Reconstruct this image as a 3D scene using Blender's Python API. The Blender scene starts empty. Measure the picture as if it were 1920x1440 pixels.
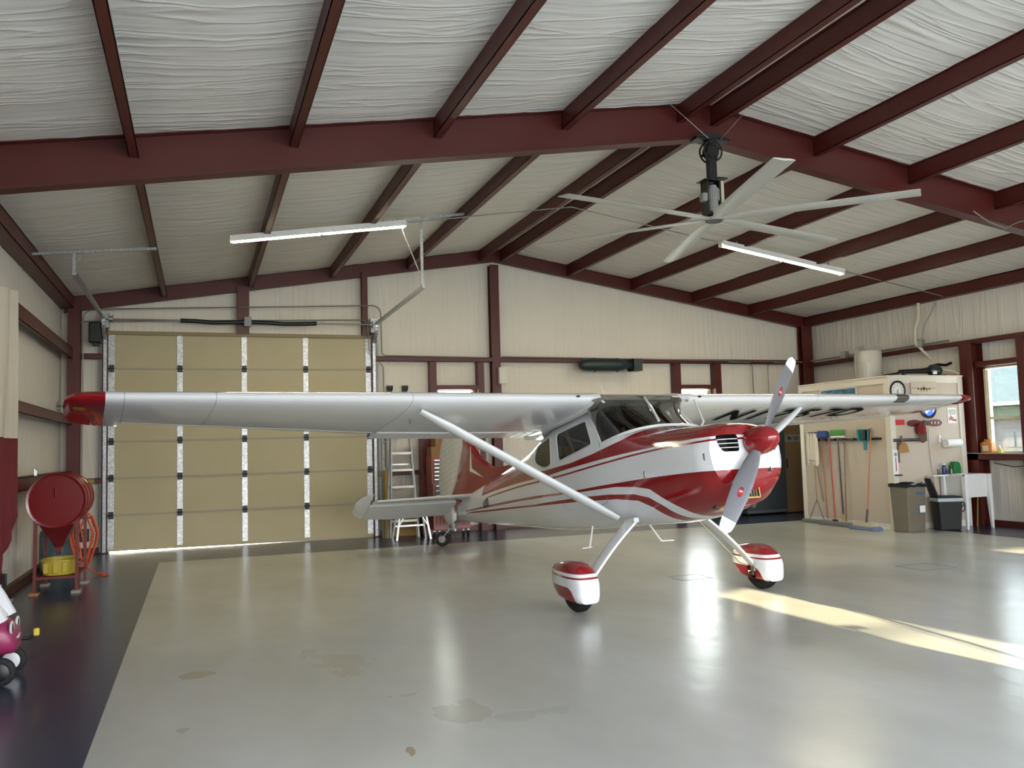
import bpy, bmesh, math, random
from mathutils import Vector, Matrix, Euler
import numpy as np
random.seed(7)
PI = math.pi
SC = bpy.context.scene
COL = SC.collection

# ------------------------------------------------------------------ camera
CAM_H = 1.57
def cam_matrix(yaw, pit, rol):
    f = Vector((math.sin(yaw)*math.cos(pit), math.cos(yaw)*math.cos(pit), math.sin(pit)))
    r = Vector((math.cos(yaw), -math.sin(yaw), 0))
    d = f.cross(r)
    c, s = math.cos(rol), math.sin(rol)
    R, D = r*c + d*s, d*c - r*s
    m = Matrix((R, -D, -f)).transposed().to_4x4()
    m.translation = Vector((0, 0, CAM_H))
    return m
cam_data = bpy.data.cameras.new('camera')
cam = bpy.data.objects.new('camera', cam_data); COL.objects.link(cam)
cam_data.sensor_width = 36; cam_data.lens = 1630.0/1920*36
cam_data.clip_start = .05; cam_data.clip_end = 500
cam.matrix_world = cam_matrix(math.radians(19.842), math.radians(4.10), math.radians(1.56))
SC.camera = cam

# ------------------------------------------------------------------ world, sun, exposure
SC.view_settings.view_transform = 'Standard'
SC.view_settings.look = 'None'
SC.view_settings.gamma = 1
SC.view_settings.use_curve_mapping = False
SC.view_settings.exposure = 1.68
world = bpy.data.worlds.new('sky'); SC.world = world
world.use_nodes = True
wn = world.node_tree; wn.nodes.clear()
wo = wn.nodes.new('ShaderNodeOutputWorld'); wb_ = wn.nodes.new('ShaderNodeBackground')
tcw = wn.nodes.new('ShaderNodeTexCoord'); spw = wn.nodes.new('ShaderNodeSeparateXYZ'); rpw = wn.nodes.new('ShaderNodeValToRGB')
wn.links.new(tcw.outputs['Generated'], spw.inputs[0]); wn.links.new(spw.outputs[2], rpw.inputs[0])
for _i, (_p, _c) in enumerate([(0.0, (1.0, .95, .86, 1)), (.12, (.96, .97, .98, 1)), (.7, (.50, .70, 1.0, 1))]):
    if _i > 1: rpw.color_ramp.elements.new(.5)
    rpw.color_ramp.elements[_i].position = _p; rpw.color_ramp.elements[_i].color = _c
# bright haze around the low sun, which stands behind the building
dtw = wn.nodes.new('ShaderNodeVectorMath'); dtw.operation = 'DOT_PRODUCT'; wn.links.new(tcw.outputs['Generated'], dtw.inputs[0])
dtw.inputs[1].default_value = Vector((-.068, 1, .176)).normalized()
mxw = wn.nodes.new('ShaderNodeMath'); mxw.operation = 'MAXIMUM'; wn.links.new(dtw.outputs['Value'], mxw.inputs[0]); mxw.inputs[1].default_value = 0
pww = wn.nodes.new('ShaderNodeMath'); pww.operation = 'POWER'; wn.links.new(mxw.outputs[0], pww.inputs[0]); pww.inputs[1].default_value = 10
adw = wn.nodes.new('ShaderNodeMix'); adw.data_type = 'RGBA'; adw.blend_type = 'ADD'; adw.clamp_factor = False; wn.links.new(pww.outputs[0], adw.inputs[0])
wn.links.new(rpw.outputs[0], adw.inputs[6]); adw.inputs[7].default_value = (3.4, 3.1, 2.5, 1)
wn.links.new(adw.outputs[2], wb_.inputs[0]); wn.links.new(wb_.outputs[0], wo.inputs[0])
SKY_STRENGTH = 3.0
wb_.inputs[1].default_value = SKY_STRENGTH
sun_data = bpy.data.lights.new('sun', 'SUN'); sun_data.energy = 19; sun_data.angle = math.radians(.6)
sun_data.color = (1.0, .80, .50)
sun = bpy.data.objects.new('sun', sun_data); COL.objects.link(sun)
sun.rotation_euler = Vector((.068, -1, -.176)).to_track_quat('-Z', 'Y').to_euler()
sun.location = (4, 40, 10)
SC.cycles.max_bounces = 8; SC.cycles.diffuse_bounces = 5; SC.cycles.glossy_bounces = 4
SC.cycles.transmission_bounces = 6; SC.cycles.transparent_max_bounces = 8
SC.cycles.sample_clamp_indirect = 8
SC.cycles.use_denoising = True

# ------------------------------------------------------------------ materials
def lin(c):
    if isinstance(c, str):
        c = [int(c[i:i+2], 16)/255 for i in (0, 2, 4)]
    return tuple((x/12.92 if x <= .04045 else ((x+.055)/1.055)**2.4) for x in c)
MATS = {}
class NT:
    def __init__(s, name):
        s.m = bpy.data.materials.new(name); s.m.use_nodes = True
        s.t = s.m.node_tree; s.b = s.t.nodes['Principled BSDF']
    def n(s, typ, **kw):
        x = s.t.nodes.new(typ)
        for k, v in kw.items(): setattr(x, k, v)
        return x
    def l(s, a, b): s.t.links.new(a, b)
    def val(s, sock, v):
        if hasattr(v, 'is_output'): s.l(v, sock)
        else: sock.default_value = v
    def math(s, op, a, b=0.0, c=None):
        x = s.n('ShaderNodeMath', operation=op); s.val(x.inputs[0], a); s.val(x.inputs[1], b)
        if c is not None: s.val(x.inputs[2], c)
        return x.outputs[0]
    def mix(s, f, a, b):
        x = s.n('ShaderNodeMix', data_type='RGBA')
        s.val(x.inputs[0], f); s.val(x.inputs[6], a if hasattr(a, 'is_output') else (*a, 1)); s.val(x.inputs[7], b if hasattr(b, 'is_output') else (*b, 1))
        return x.outputs[2]
    def coord(s, scale=(1, 1, 1), rot=(0, 0, 0), which='Object'):
        tc = s.n('ShaderNodeTexCoord'); mp = s.n('ShaderNodeMapping')
        s.l(tc.outputs[which], mp.inputs[0]); mp.inputs['Scale'].default_value = scale; mp.inputs['Rotation'].default_value = rot
        return mp.outputs[0]
    def xyz(s):
        tc = s.n('ShaderNodeTexCoord'); sp = s.n('ShaderNodeSeparateXYZ'); s.l(tc.outputs['Object'], sp.inputs[0])
        return sp.outputs
    def noise(s, vec, scale=5, detail=3, rough=.5, dist=0):
        x = s.n('ShaderNodeTexNoise'); s.l(vec, x.inputs['Vector'])
        x.inputs['Scale'].default_value = scale; x.inputs['Detail'].default_value = detail
        x.inputs['Roughness'].default_value = rough; x.inputs['Distortion'].default_value = dist
        return x.outputs[0]
    def ramp(s, fac, stops):
        x = s.n('ShaderNodeValToRGB'); s.l(fac, x.inputs[0]); e = x.color_ramp.elements
        while len(e) < len(stops): e.new(.5)
        for i, (p, c) in enumerate(stops):
            e[i].position = p; e[i].color = (*c, 1) if len(c) == 3 else c
        return x.outputs[0]
    def bump(s, h, strength=.3, dist=.01):
        x = s.n('ShaderNodeBump'); s.l(h, x.inputs['Height']); x.inputs['Strength'].default_value = strength
        x.inputs['Distance'].default_value = dist; s.l(x.outputs[0], s.b.inputs['Normal']); return x
def mat(name, color, rough=.5, metal=0.0, var=.06, coat=0.0, emit=None, es=1.0, bump=0, bscale=30, spec=.5, trans=0):
    if name in MATS: return MATS[name]
    k = NT(name); c = lin(color)
    k.b.inputs['Roughness'].default_value = rough; k.b.inputs['Metallic'].default_value = metal
    k.b.inputs['Specular IOR Level'].default_value = spec
    if coat: k.b.inputs['Coat Weight'].default_value = coat; k.b.inputs['Coat Roughness'].default_value = .05
    if trans: k.b.inputs['Transmission Weight'].default_value = trans
    if emit is not None:
        k.b.inputs['Emission Color'].default_value = (*lin(emit), 1); k.b.inputs['Emission Strength'].default_value = es
    if var:
        nz = k.noise(k.coord(), 3, 4)
        k.l(k.mix(nz, tuple(x*(1-var) for x in c), tuple(min(1, x*(1+var)) for x in c)), k.b.inputs['Base Color'])
    else: k.b.inputs['Base Color'].default_value = (*c, 1)
    if bump: k.bump(k.noise(k.coord(), bscale, 4), bump, .01)
    MATS[name] = k.m
    return k.m
STEEL = mat('red_oxide_steel', '501812', .45, var=.1)
def insulation(name, scale, col=('dcd9d2', 'e6e3dd'), seam_axis=1, seam=1.83, strength=.36):
    k = NT(name)
    v = k.coord(scale)
    w = k.noise(v, 1.0, 5, .62, .6)
    v2 = k.coord(tuple(x*.35 for x in scale)); w2 = k.noise(v2, 1.0, 2, .5, 1.2)
    h = k.math('ADD', w, k.math('MULTIPLY', w2, 1.6))
    fold = k.math('POWER', k.math('SUBTRACT', 1.0, k.math('ABSOLUTE', k.math('SUBTRACT', k.math('MULTIPLY', k.noise(k.coord(tuple(x*.6 for x in scale)), 1.3, 1, .4, .8), 2.0), 1.0))), 12.0)
    h = k.math('ADD', h, k.math('MULTIPLY', fold, .8))
    o = k.xyz()[seam_axis]
    fr = k.math('ABSOLUTE', k.math('SUBTRACT', k.math('FRACT', k.math('DIVIDE', o, seam)), .5))
    sm = k.math('GREATER_THAN', fr, .494)
    h = k.math('ADD', h, k.math('MULTIPLY', sm, .5))
    k.l(k.mix(k.noise(k.coord(), 1.1, 2), lin(col[0]), lin(col[1])), k.b.inputs['Base Color'])
    k.b.inputs['Roughness'].default_value = .6; k.b.inputs['Specular IOR Level'].default_value = .2
    k.bump(h, strength, .045)
    return k.m
INS_CEIL = insulation('white_vinyl_ceiling_insulation', (.55, 7, 1), seam_axis=1)
INS_BACK = insulation('white_vinyl_wall_insulation', (6, 1, .35), seam_axis=0, strength=.22, col=('dcd5c7', 'e4dfd3'))
INS_SIDE = insulation('white_vinyl_side_insulation', (1, 6, .35), seam_axis=1, strength=.22, col=('dad6ce', 'e4e0d8'))
GALV = NT('galvanized_steel')
_nz = GALV.n('ShaderNodeTexVoronoi'); GALV.l(GALV.coord((14, 14, 14)), _nz.inputs['Vector']); _nz.inputs['Scale'].default_value = 2
GALV.l(GALV.mix(_nz.outputs['Distance'], lin('8e9192'), lin('c9cccd')), GALV.b.inputs['Base Color'])
GALV.b.inputs['Metallic'].default_value = .7; GALV.b.inputs['Roughness'].default_value = .38
GALV = GALV.m
ALU = mat('bare_aluminium', 'b9bbba', .32, .9)
CHROME = mat('chrome', 'd8d8d8', .12, 1.0, var=0)
CREAM = mat('cream_trim_paint', 'd6cfc0', .5)
SIDING = mat('beige_wall_panel', 'bdb0a0', .7, var=.04)
BLACK = mat('black_powder_coat', '0d0e10', .4)
RUBBER = mat('black_rubber', '141516', .75, bump=.1)
WHITEP = mat('white_plastic', 'dfe0de', .4)
GREYP = mat('grey_plastic', '8e8f8c', .5)
WIRE = mat('grey_conduit', '8d8a84', .4, .5)
WOOD = mat('pine_handle', 'a9804f', .6)
CARD = mat('brown_cardboard', '8f6a45', .8)
CREAMFRAME = mat('cream_window_vinyl', 'd9d2b4', .5)
AIRWHITE = mat('gloss_white_paint', 'dde1e4', .16, coat=.6, var=.015)
AIRRED = mat('gloss_red_paint', '8a141c', .16, coat=.6, var=.03)
def glass(name, tint=(.9, .95, .95), alpha=.25, rough=.02):
    k = NT(name); t = k.t; t.nodes.remove(k.b)
    out = [n for n in t.nodes if n.type == 'OUTPUT_MATERIAL'][0]
    tr = k.n('ShaderNodeBsdfTransparent'); tr.inputs[0].default_value = (*tint, 1)
    gl = k.n('ShaderNodeBsdfGlossy'); gl.inputs['Roughness'].default_value = rough
    lw = k.n('ShaderNodeLayerWeight'); lw.inputs[0].default_value = .5
    f = k.math('MULTIPLY', k.math('ADD', .05, k.math('MULTIPLY', k.math('POWER', lw.outputs['Facing'], 3.5), .8)), alpha*4)
    mx = k.n('ShaderNodeMixShader'); k.l(f, mx.inputs[0]); k.l(tr.outputs[0], mx.inputs[1]); k.l(gl.outputs[0], mx.inputs[2])
    k.l(mx.outputs[0], out.inputs[0]); return k.m
WINGLASS = glass('clear_window_glass')
SIDEGLASS = glass('smoke_tinted_side_window', (.42, .41, .37), .3)
TINTGLASS = glass('smoke_tinted_plexiglass', (.46, .45, .42), .42)

# ------------------------------------------------------------------ mesh helpers
class MB:
    def __init__(s): s.v = []; s.f = []; s.mi = []; s.cur = 0
    def add(s, vs, fs):
        o = len(s.v); s.v += [tuple(map(float, p)) for p in vs]
        for f in fs: s.f.append(tuple(o+i for i in f)); s.mi.append(s.cur)
        return s
    def slot(s, i): s.cur = i; return s
    def box(s, x0, x1, y0, y1, z0, z1):
        vs = [(x, y, z) for z in (z0, z1) for y in (y0, y1) for x in (x0, x1)]
        return s.add(vs, [(0, 2, 3, 1), (4, 5, 7, 6), (0, 1, 5, 4), (1, 3, 7, 5), (3, 2, 6, 7), (2, 0, 4, 6)])
    def bar(s, a, b, w, h, up=(0, 0, 1)):
        a, b = Vector(a), Vector(b); d = (b-a).normalized(); up = Vector(up)
        if abs(d.dot(up)) > .98: up = Vector((1, 0, 0))
        sx = d.cross(up).normalized(); sz = sx.cross(d).normalized()
        vs = [p + sx*i*w/2 + sz*j*h/2 for p in (a, b) for j in (-1, 1) for i in (-1, 1)]
        return s.add(vs, [(0, 2, 3, 1), (4, 5, 7, 6), (0, 1, 5, 4), (1, 3, 7, 5), (3, 2, 6, 7), (2, 0, 4, 6)])
    def cone(s, a, b, r0, r1, n=20, caps=True):
        a, b = Vector(a), Vector(b); d = (b-a).normalized(); q = d.orthogonal().normalized(); p = d.cross(q)
        vs = []
        for c, r in ((a, r0), (b, r1)):
            for i in range(n):
                t = 2*PI*i/n; vs.append(c + (q*math.cos(t)+p*math.sin(t))*r)
        fs = [(i, (i+1) % n, n+(i+1) % n, n+i) for i in range(n)]
        if caps: fs += [tuple(range(n))[::-1], tuple(range(n, 2*n))]
        return s.add(vs, fs)
    def tube(s, pts, r, n=8, closed=False):
        pts = [Vector(p) for p in pts]; rings = []; q = None
        m = len(pts)
        for i, p in enumerate(pts):
            if closed: d = pts[(i+1) % m]-pts[i-1]
            else: d = pts[min(i+1, m-1)]-pts[max(i-1, 0)]
            d.normalize()
            if q is None: q = d.orthogonal().normalized()
            else:
                q = (q - d*q.dot(d))
                q = q.normalized() if q.length > 1e-6 else d.orthogonal().normalized()
            b = d.cross(q); rr = r[i] if isinstance(r, (list, tuple)) else r
            rings.append([p + (q*math.cos(2*PI*k/n)+b*math.sin(2*PI*k/n))*rr for k in range(n)])
        return s.loft(rings, close_u=closed)
    def loft(s, rings, cap=True, close_u=False):
        n = len(rings[0]); vs = [p for r in rings for p in r]; fs = []
        m = len(rings)
        for i in range(m if close_u else m-1):
            j = (i+1) % m
            for k in range(n): fs.append((i*n+k, i*n+(k+1) % n, j*n+(k+1) % n, j*n+k))
        if cap and not close_u: fs += [tuple(range(n))[::-1], tuple((m-1)*n+k for k in range(n))]
        return s.add(vs, fs)
    def lathe(s, prof, c=(0, 0, 0), axis='z', n=28, caps=True):
        rings = []
        for r, t in prof:
            ring = []
            for k in range(n):
                a = 2*PI*k/n; x, y = r*math.cos(a), r*math.sin(a)
                ring.append({'z': (c[0]+x, c[1]+y, c[2]+t), 'x': (c[0]+t, c[1]+x, c[2]+y), 'y': (c[0]+x, c[1]+t, c[2]+y)}[axis])
            rings.append(ring)
        return s.loft(rings, cap=caps)
    def prism(s, poly, a, b, axis='y'):
        def P(p, t): return {'y': (p[0], t, p[1]), 'x': (t, p[0], p[1]), 'z': (p[0], p[1], t)}[axis]
        return s.loft([[P(p, a) for p in poly], [P(p, b) for p in poly]])
    def sphere(s, c, r, n=16, sc=(1, 1, 1)):
        rings = []
        for i in range(1, n):
            t = PI*i/n; rings.append([(c[0]+sc[0]*r*math.sin(t)*math.cos(2*PI*k/n), c[1]+sc[1]*r*math.sin(t)*math.sin(2*PI*k/n), c[2]+sc[2]*r*math.cos(t)) for k in range(n)])
        return s.loft(rings)
    def build(s, name, m, parent=None, smooth=35, bevel=0, loc=None, rot=None, **props):
        me = bpy.data.meshes.new(name); me.from_pydata(s.v, [], s.f)
        for x in (m if isinstance(m, (list, tuple)) else [m]): me.materials.append(x)
        for p, i in zip(me.polygons, s.mi): p.material_index = i
        bm = bmesh.new(); bm.from_mesh(me); bmesh.ops.recalc_face_normals(bm, faces=bm.faces); bm.to_mesh(me); bm.free()
        o = bpy.data.objects.new(name, me); COL.objects.link(o)
        if parent is not None: o.parent = parent
        if loc is not None: o.location = loc
        if rot is not None: o.rotation_euler = rot
        if smooth:
            me.shade_smooth(); me.set_sharp_from_angle(angle=math.radians(smooth))
        if bevel:
            b = o.modifiers.new('bevel', 'BEVEL'); b.width = bevel; b.segments = 2; b.limit_method = 'ANGLE'; b.angle_limit = math.radians(40)
        for k, v in props.items(): o[k] = v
        return o
def thing(name, label, cat, loc=(0, 0, 0), rotz=0, group=None):
    o = bpy.data.objects.new(name, None); COL.objects.link(o); o.empty_display_size = .1
    o.location = loc; o.rotation_euler = (0, 0, rotz); o['label'] = label; o['category'] = cat
    if group: o['group'] = group
    return o
def tag(o, label, cat, group=None, kind=None):
    o['label'] = label; o['category'] = cat
    if group: o['group'] = group
    if kind: o['kind'] = kind
    return o
def struct(name, mb, m, **k): return mb.build(name, m, kind='structure', **k)
def text(name, s, size, m, parent=None, loc=(0, 0, 0), rot=(0, 0, 0), depth=.002, sx=1.0, align='CENTER', bold=0.0):
    cu = bpy.data.curves.new(name, 'FONT'); cu.body = s; cu.size = size; cu.extrude = depth; cu.align_x = align; cu.align_y = 'CENTER'; cu.offset = bold
    t = bpy.data.objects.new(name+'_tmp', cu); COL.objects.link(t)
    dg = bpy.context.evaluated_depsgraph_get(); me = bpy.data.meshes.new_from_object(t.evaluated_get(dg))
    bpy.data.objects.remove(t); me.name = name; me.materials.clear(); me.materials.append(m)
    for v in me.vertices: v.co.x *= sx
    o = bpy.data.objects.new(name, me); COL.objects.link(o); o.parent = parent; o.location = loc; o.rotation_euler = rot
    return o
def boolean(o, cutters):
    for c in cutters:
        b = o.modifiers.new('cut', 'BOOLEAN'); b.operation = 'DIFFERENCE'; b.solver = 'EXACT'; b.object = c
    bpy.context.view_layer.update()
    dg = bpy.context.evaluated_depsgraph_get(); me = bpy.data.meshes.new_from_object(o.evaluated_get(dg))
    o.modifiers.clear(); o.data = me
    for c in cutters: bpy.data.objects.remove(c)
def copy_tree(o, parent=None):
    c = o.copy(); COL.objects.link(c); c.parent = parent
    for ch in [x for x in bpy.data.objects if x.parent == o]: copy_tree(ch, c)
    return c
# ------------------------------------------------------------------ building shell
XL, XR, YF, YB = -2.15, 12.85, -1.4, 16.0
XRIDGE, ZRIDGE, SLOPE = 5.4, 5.42, .16
def zc(x): return ZRIDGE - SLOPE*abs(x-XRIDGE)

# floor: tan epoxy field with a dark blue painted border
k = NT('epoxy_floor_paint'); o = k.xyz()
inside = k.math('MULTIPLY', k.math('MULTIPLY', k.math('GREATER_THAN', o[0], -.56), k.math('LESS_THAN', o[0], 11.5)), k.math('LESS_THAN', o[1], 14.0))
n1 = k.noise(k.coord((.5, .25, 1)), 1.2, 4, .55, 0); n2 = k.noise(k.coord((1, .5, 1)), 2.6, 5, .6, 0); n3 = k.noise(k.coord(), .5, 2)
tan = k.ramp(n1, [(.3, lin('a8a69d')), (.5, lin('b3b2aa')), (.72, lin('bebdb7'))])
st = k.ramp(n2, [(.60, (0, 0, 0)), (.72, (1, 1, 1))])
stain = k.n('ShaderNodeRGBToBW'); k.l(st, stain.inputs[0])
def blob(cx, cy, rx, ry, soft=.35):
    dx = k.math('DIVIDE', k.math('SUBTRACT', o[0], cx), rx); dy = k.math('DIVIDE', k.math('SUBTRACT', o[1], cy), ry)
    d = k.math('ADD', k.math('MULTIPLY', dx, dx), k.math('MULTIPLY', dy, dy))
    d = k.math('ADD', d, k.math('MULTIPLY', k.math('SUBTRACT', n2, .42), 7.0))
    return k.math('MULTIPLY', k.math('LESS_THAN', d, 1.0), soft)
for cx, cy, rx, ry, a, c in ((1.03, 4.61, .05, .12, .8, '8d7a5e'), (.02, 6.75, .12, .13, .45, '9c8a6d'), (-.1, 5.45, .07, .10, .35, '938970'),
                             (1.45, 5.15, .16, .35, .5, '9b9789'), (1.2, 5.62, .4, .08, .45, '9c9787'), (1.9, 4.9, .3, .10, .4, '9d9a8e'), (.9, 6.7, .3, .5, .25, 'a29479')):
    tan = k.mix(blob(cx, cy, rx, ry, a), tan, lin(c))
blue = k.ramp(n1, [(.3, lin('2f3448')), (.55, lin('3a3f52')), (.75, lin('484d60'))])
blue = k.mix(k.math('MULTIPLY', k.math('GREATER_THAN', n3, .6), .25), blue, lin('3a2c48'))
k.l(k.mix(inside, blue, tan), k.b.inputs['Base Color'])
rg = k.math('ADD', .205, k.math('MULTIPLY', n1, .08)); k.l(rg, k.b.inputs['Roughness'])
k.b.inputs['Specular IOR Level'].default_value = .55
k.bump(k.math('ADD', k.noise(k.coord((1, .6, 1)), 2.6, 3, .5, 0), k.math('MULTIPLY', k.noise(k.coord(), 14, 3), .12)), .16, .03)
FLOORM = k.m
struct('floor', MB().box(XL-.2, XR+.2, YF-.3, YB+.25, -.25, 0), FLOORM, smooth=0)
hk = mat('dark_hatch_seam', '5d6468', .6)
for _n, (x0, x1, y0, y1) in (('trim_4', (7.92, 8.42, 8.02, 8.48)), ('trim_5', (5.15, 5.55, 8.75, 9.1))):
    struct(_n, MB().box(x0, x1, y0, y0+.012, 0, .0015).box(x0, x1, y1-.012, y1, 0, .0015).box(x0, x0+.012, y0, y1, 0, .0015).box(x1-.012, x1, y0, y1, 0, .0015), hk, smooth=0)
struct('ground', MB().box(-60, 90, YB+.25, 120, -.3, -.05).box(-60, XL-.2, -60, YB+.25, -.3, -.05).box(XR+.2, 90, -60, YB+.25, -.3, -.05).box(XL-.2, XR+.2, -60, YF-.3, -.3, -.03),
       mat('pale_concrete_apron', 'bdb7aa', .9, bump=.2), smooth=0)

# ceiling insulation sagging between the purlins
PX = [-.51, .90, 2.33, 3.75, 5.18, 5.62, 7.04, 8.47, 9.89, 11.30]
edges = [XL] + PX + [XR]
mb = MB(); xs = []
for a, b in zip(edges[:-1], edges[1:]):
    for i in range(8): xs.append((a+(b-a)*i/8, (b-a)*.028*math.sin(PI*i/8)))
xs.append((XR, 0)); ys = [YF, 0, 2.4, 5.0, 8.4, 11.0, 13.5, YB]
ny = 60; Y = [YF+(YB-YF)*j/ny for j in range(ny+1)]
vs = []
rr = random.Random(3); wob = [rr.uniform(-.006, .006) for _ in range(2000)]
for j, y in enumerate(Y):
    for i, (x, s) in enumerate(xs): vs.append((x, y, zc(x)-s*min(1, abs(y-8.4)/1.2, abs(y-15.9)/1.2)*(1+.25*math.sin(y*2.1+i*.1))-(wob[(i*37+j*101) % 2000] if s else 0)))
nx = len(xs)
fs = [(j*nx+i, j*nx+i+1, (j+1)*nx+i+1, (j+1)*nx+i) for j in range(ny) for i in range(nx-1)]
o_ = len(vs)
vs += [(XL-.2, YF-.3, zc(XL)+.3), (XRIDGE, YF-.3, zc(XRIDGE)+.3), (XR+.2, YF-.3, zc(XR)+.3), (XL-.2, YB+.3, zc(XL)+.3), (XRIDGE, YB+.3, zc(XRIDGE)+.3), (XR+.2, YB+.3, zc(XR)+.3)]
fs += [(o_, o_+1, o_+4, o_+3), (o_+1, o_+2, o_+5, o_+4)]
struct('ceiling', MB().add(vs, fs), INS_CEIL, smooth=80)

def wall_grid(mb, us, zs, holes, P, thick):
    """rectangles between holes, P(u, z, t) gives the point"""
    U = sorted(set(list(us)+[h[i] for h in holes for i in (0, 1)])); Z = sorted(set(list(zs)+[h[i] for h in holes for i in (2, 3)]))
    for a, b in zip(U[:-1], U[1:]):
        for c, d in zip(Z[:-1], Z[1:]):
            m = ((a+b)/2, (c+d)/2)
            if any(h[0] < m[0] < h[1] and h[2] < m[1] < h[3] for h in holes): continue
            vs = [P(u, z, t) for t in (0, thick) for (u, z) in ((a, c), (b, c), (b, d), (a, d))]
            mb.add(vs, [(0, 1, 2, 3), (4, 7, 6, 5), (0, 4, 5, 1), (1, 5, 6, 2), (2, 6, 7, 3), (3, 7, 4, 0)])
    return mb
DOOR = (-1.43, 2.98, 0, 3.66); W1 = (4.22, 5.0, 1.2, 2.69); W2 = (9.47, 10.26, 1.2, 2.69)
wb = wall_grid(MB(), (XL, XR), (0, 4.1), [DOOR, W1, W2], lambda u, z, t: (u, YB+t, z), .12)
wb.prism([(XL, 4.1), (XR, 4.1), (XR, zc(XR)+.05), (XRIDGE, ZRIDGE+.05), (XL, zc(XL)+.05)], YB, YB+.12)
struct('wall_back', wb, INS_BACK, smooth=0)
struct('wall_left', MB().box(XL-.12, XL, YF, YB+.1, 0, zc(XL)+.2), INS_SIDE, smooth=0)
W3 = (10.58, 11.38, 1.22, 2.71)
struct('wall_right', wall_grid(MB(), (YF, YB+.1), (0, zc(XR)+.2), [W3, (2.2, 3.1, 1.22, 2.71)], lambda u, z, t: (XR+t, u, z), .12), INS_SIDE, smooth=0)
# front wall: the open hangar doorway the photographer stands in
wf = wall_grid(MB(), (XL, XR), (0, 4.1), [(-1.2, 12.2, 0, 4.0)], lambda u, z, t: (u, YF-t, z), .12)
wf.prism([(XL, 4.1), (XR, 4.1), (XR, zc(XR)+.05), (XRIDGE, ZRIDGE+.05), (XL, zc(XL)+.05)], YF-.12, YF)
struct('wall_front', wf, INS_BACK, smooth=0)

# purlins (zed sections running the length of the roof)
def purlin(x):
    z0, z1 = zc(x)-.205, zc(x)+.02; mb = MB()
    for a, b in ((YF, 8.38), (8.42, 15.85)):
        mb.box(x-.085, x-.078, a, b, z0, z1); mb.box(x-.085, x, a, b, z0, z0+.007); mb.box(x-.006, x, a, b, z0, z0+.022); mb.box(x-.105, x-.078, a, b, z1-.02, z1)
    return struct('roof_purlin', mb, STEEL, smooth=0)
for x in PX: purlin(x)
for s, x in ((-1, XL+.02), (1, XR-.02)):
    z = zc(x); mb = MB()
    mb.box(min(x, x-s*.19), max(x, x-s*.19), YF, 15.85, z-.19, z-.18); mb.box(min(x-s*.19, x-s*.183), max(x-s*.19, x-s*.183), YF, 15.85, z-.19, z+.01); mb.box(min(x-s*.19, x-s*.14), max(x-s*.19, x-s*.14), YF, 15.85, z-.005, z+.01)
    struct('eave_strut', mb, STEEL, smooth=0)
# rafters
def rafter(y, depth, fl, name, dip=0.0):
    mb = MB()
    for s in (-1, 1):
        xe = XL+.05 if s < 0 else XR-.05
        def pr(y0, y1, t0, t1):
            mb.prism([(xe, zc(xe)-t0-dip), (XRIDGE, ZRIDGE-t0-dip), (XRIDGE, ZRIDGE-t1-dip), (xe, zc(xe)-t1-dip)], y0, y1)
        pr(y-.006, y+.006, 0, depth); pr(y-fl/2, y+fl/2, depth-.012, depth); pr(y-fl/2, y+fl/2, -.0, .012)
    return struct(name, mb, STEEL, smooth=0)
rafter(8.40, .42, .17, 'roof_rafter'); rafter(15.86, .25, .09, 'roof_rafter'); rafter(.35, .42, .17, 'roof_rafter')
def column(x0, x1, y0, y1, z0, z1, name='steel_column', web='y'):
    """wide-flange post: two flanges and a web"""
    mb = MB(); t = .012
    if web == 'y':
        mb.box(x0, x1, y0, y0+t, z0, z1); mb.box(x0, x1, y1-t, y1, z0, z1); xm = (x0+x1)/2; mb.box(xm-.005, xm+.005, y0+t, y1-t, z0, z1)
        mb.box(x0, x0+.008, y0+t, y0+.05, z0, z1)
    else:
        mb.box(x0, x0+t, y0, y1, z0, z1); mb.box(x1-t, x1, y0, y1, z0, z1); ym = (y0+y1)/2; mb.box(x0+t, x1-t, ym-.005, ym+.005, z0, z1)
    return struct(name, mb, STEEL, smooth=0)
def solid(x0, x1, y0, y1, z0, z1, name): return struct(name, MB().box(x0, x1, y0, y1, z0, z1), STEEL, smooth=0)
for x0, x1, s in ((XL+.02, XL+.3, 1), (XR-.3, XR-.02, -1)):
    column(x0, x1, 8.3, 8.5, 0, zc(x0 if s > 0 else x1)-.38, web='x')
column(-2.03, -1.84, 15.74, 15.93, 0, 4.1)
column(12.53, 12.77, 15.74, 15.93, 0, 4.05)
column(5.31, 5.48, 15.79, 15.96, 0, 5.1)
column(.63, .83, 15.79, 15.96, 3.66, 4.5, 'header_post')
column(2.82, 2.92, 15.79, 15.96, 3.66, 4.85, 'header_post')
for x0, x1, z0, z1 in ((2.985, 3.06, 0, 3.75), (-1.52, -1.44, 0, 3.75)): solid(x0, x1, 15.82, 15.99, z0, z1, 'door_jamb_channel')
for x0, x1 in ((4.08, 4.2), (5.02, 5.14), (9.31, 9.45), (10.28, 10.43)): solid(x0, x1, 15.80, 15.99, 0, 3.2, 'window_jamb_channel')
for x0, x1 in ((4.2, 5.02), (9.45, 10.28)):
    solid(x0, x1, 15.81, 15.97, 2.675, 2.755, 'window_header'); solid(x0, x1, 15.81, 15.99, 1.10, 1.18, 'window_sill_channel')
def girt(x0, x1, z0, z1, name='wall_girt'):
    mb = MB().box(x0, x1, 15.80, 15.99, z1-.008, z1).box(x0, x1, 15.80, 15.808, z0, z1).box(x0, x1, 15.80, 15.83, z0, z0+.008)
    return struct(name, mb, STEEL, smooth=0)
girt(3.06, 5.31, 3.20, 3.29); girt(5.48, 12.53, 3.20, 3.29); girt(-1.84, -1.52, 3.20, 3.29)
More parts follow.
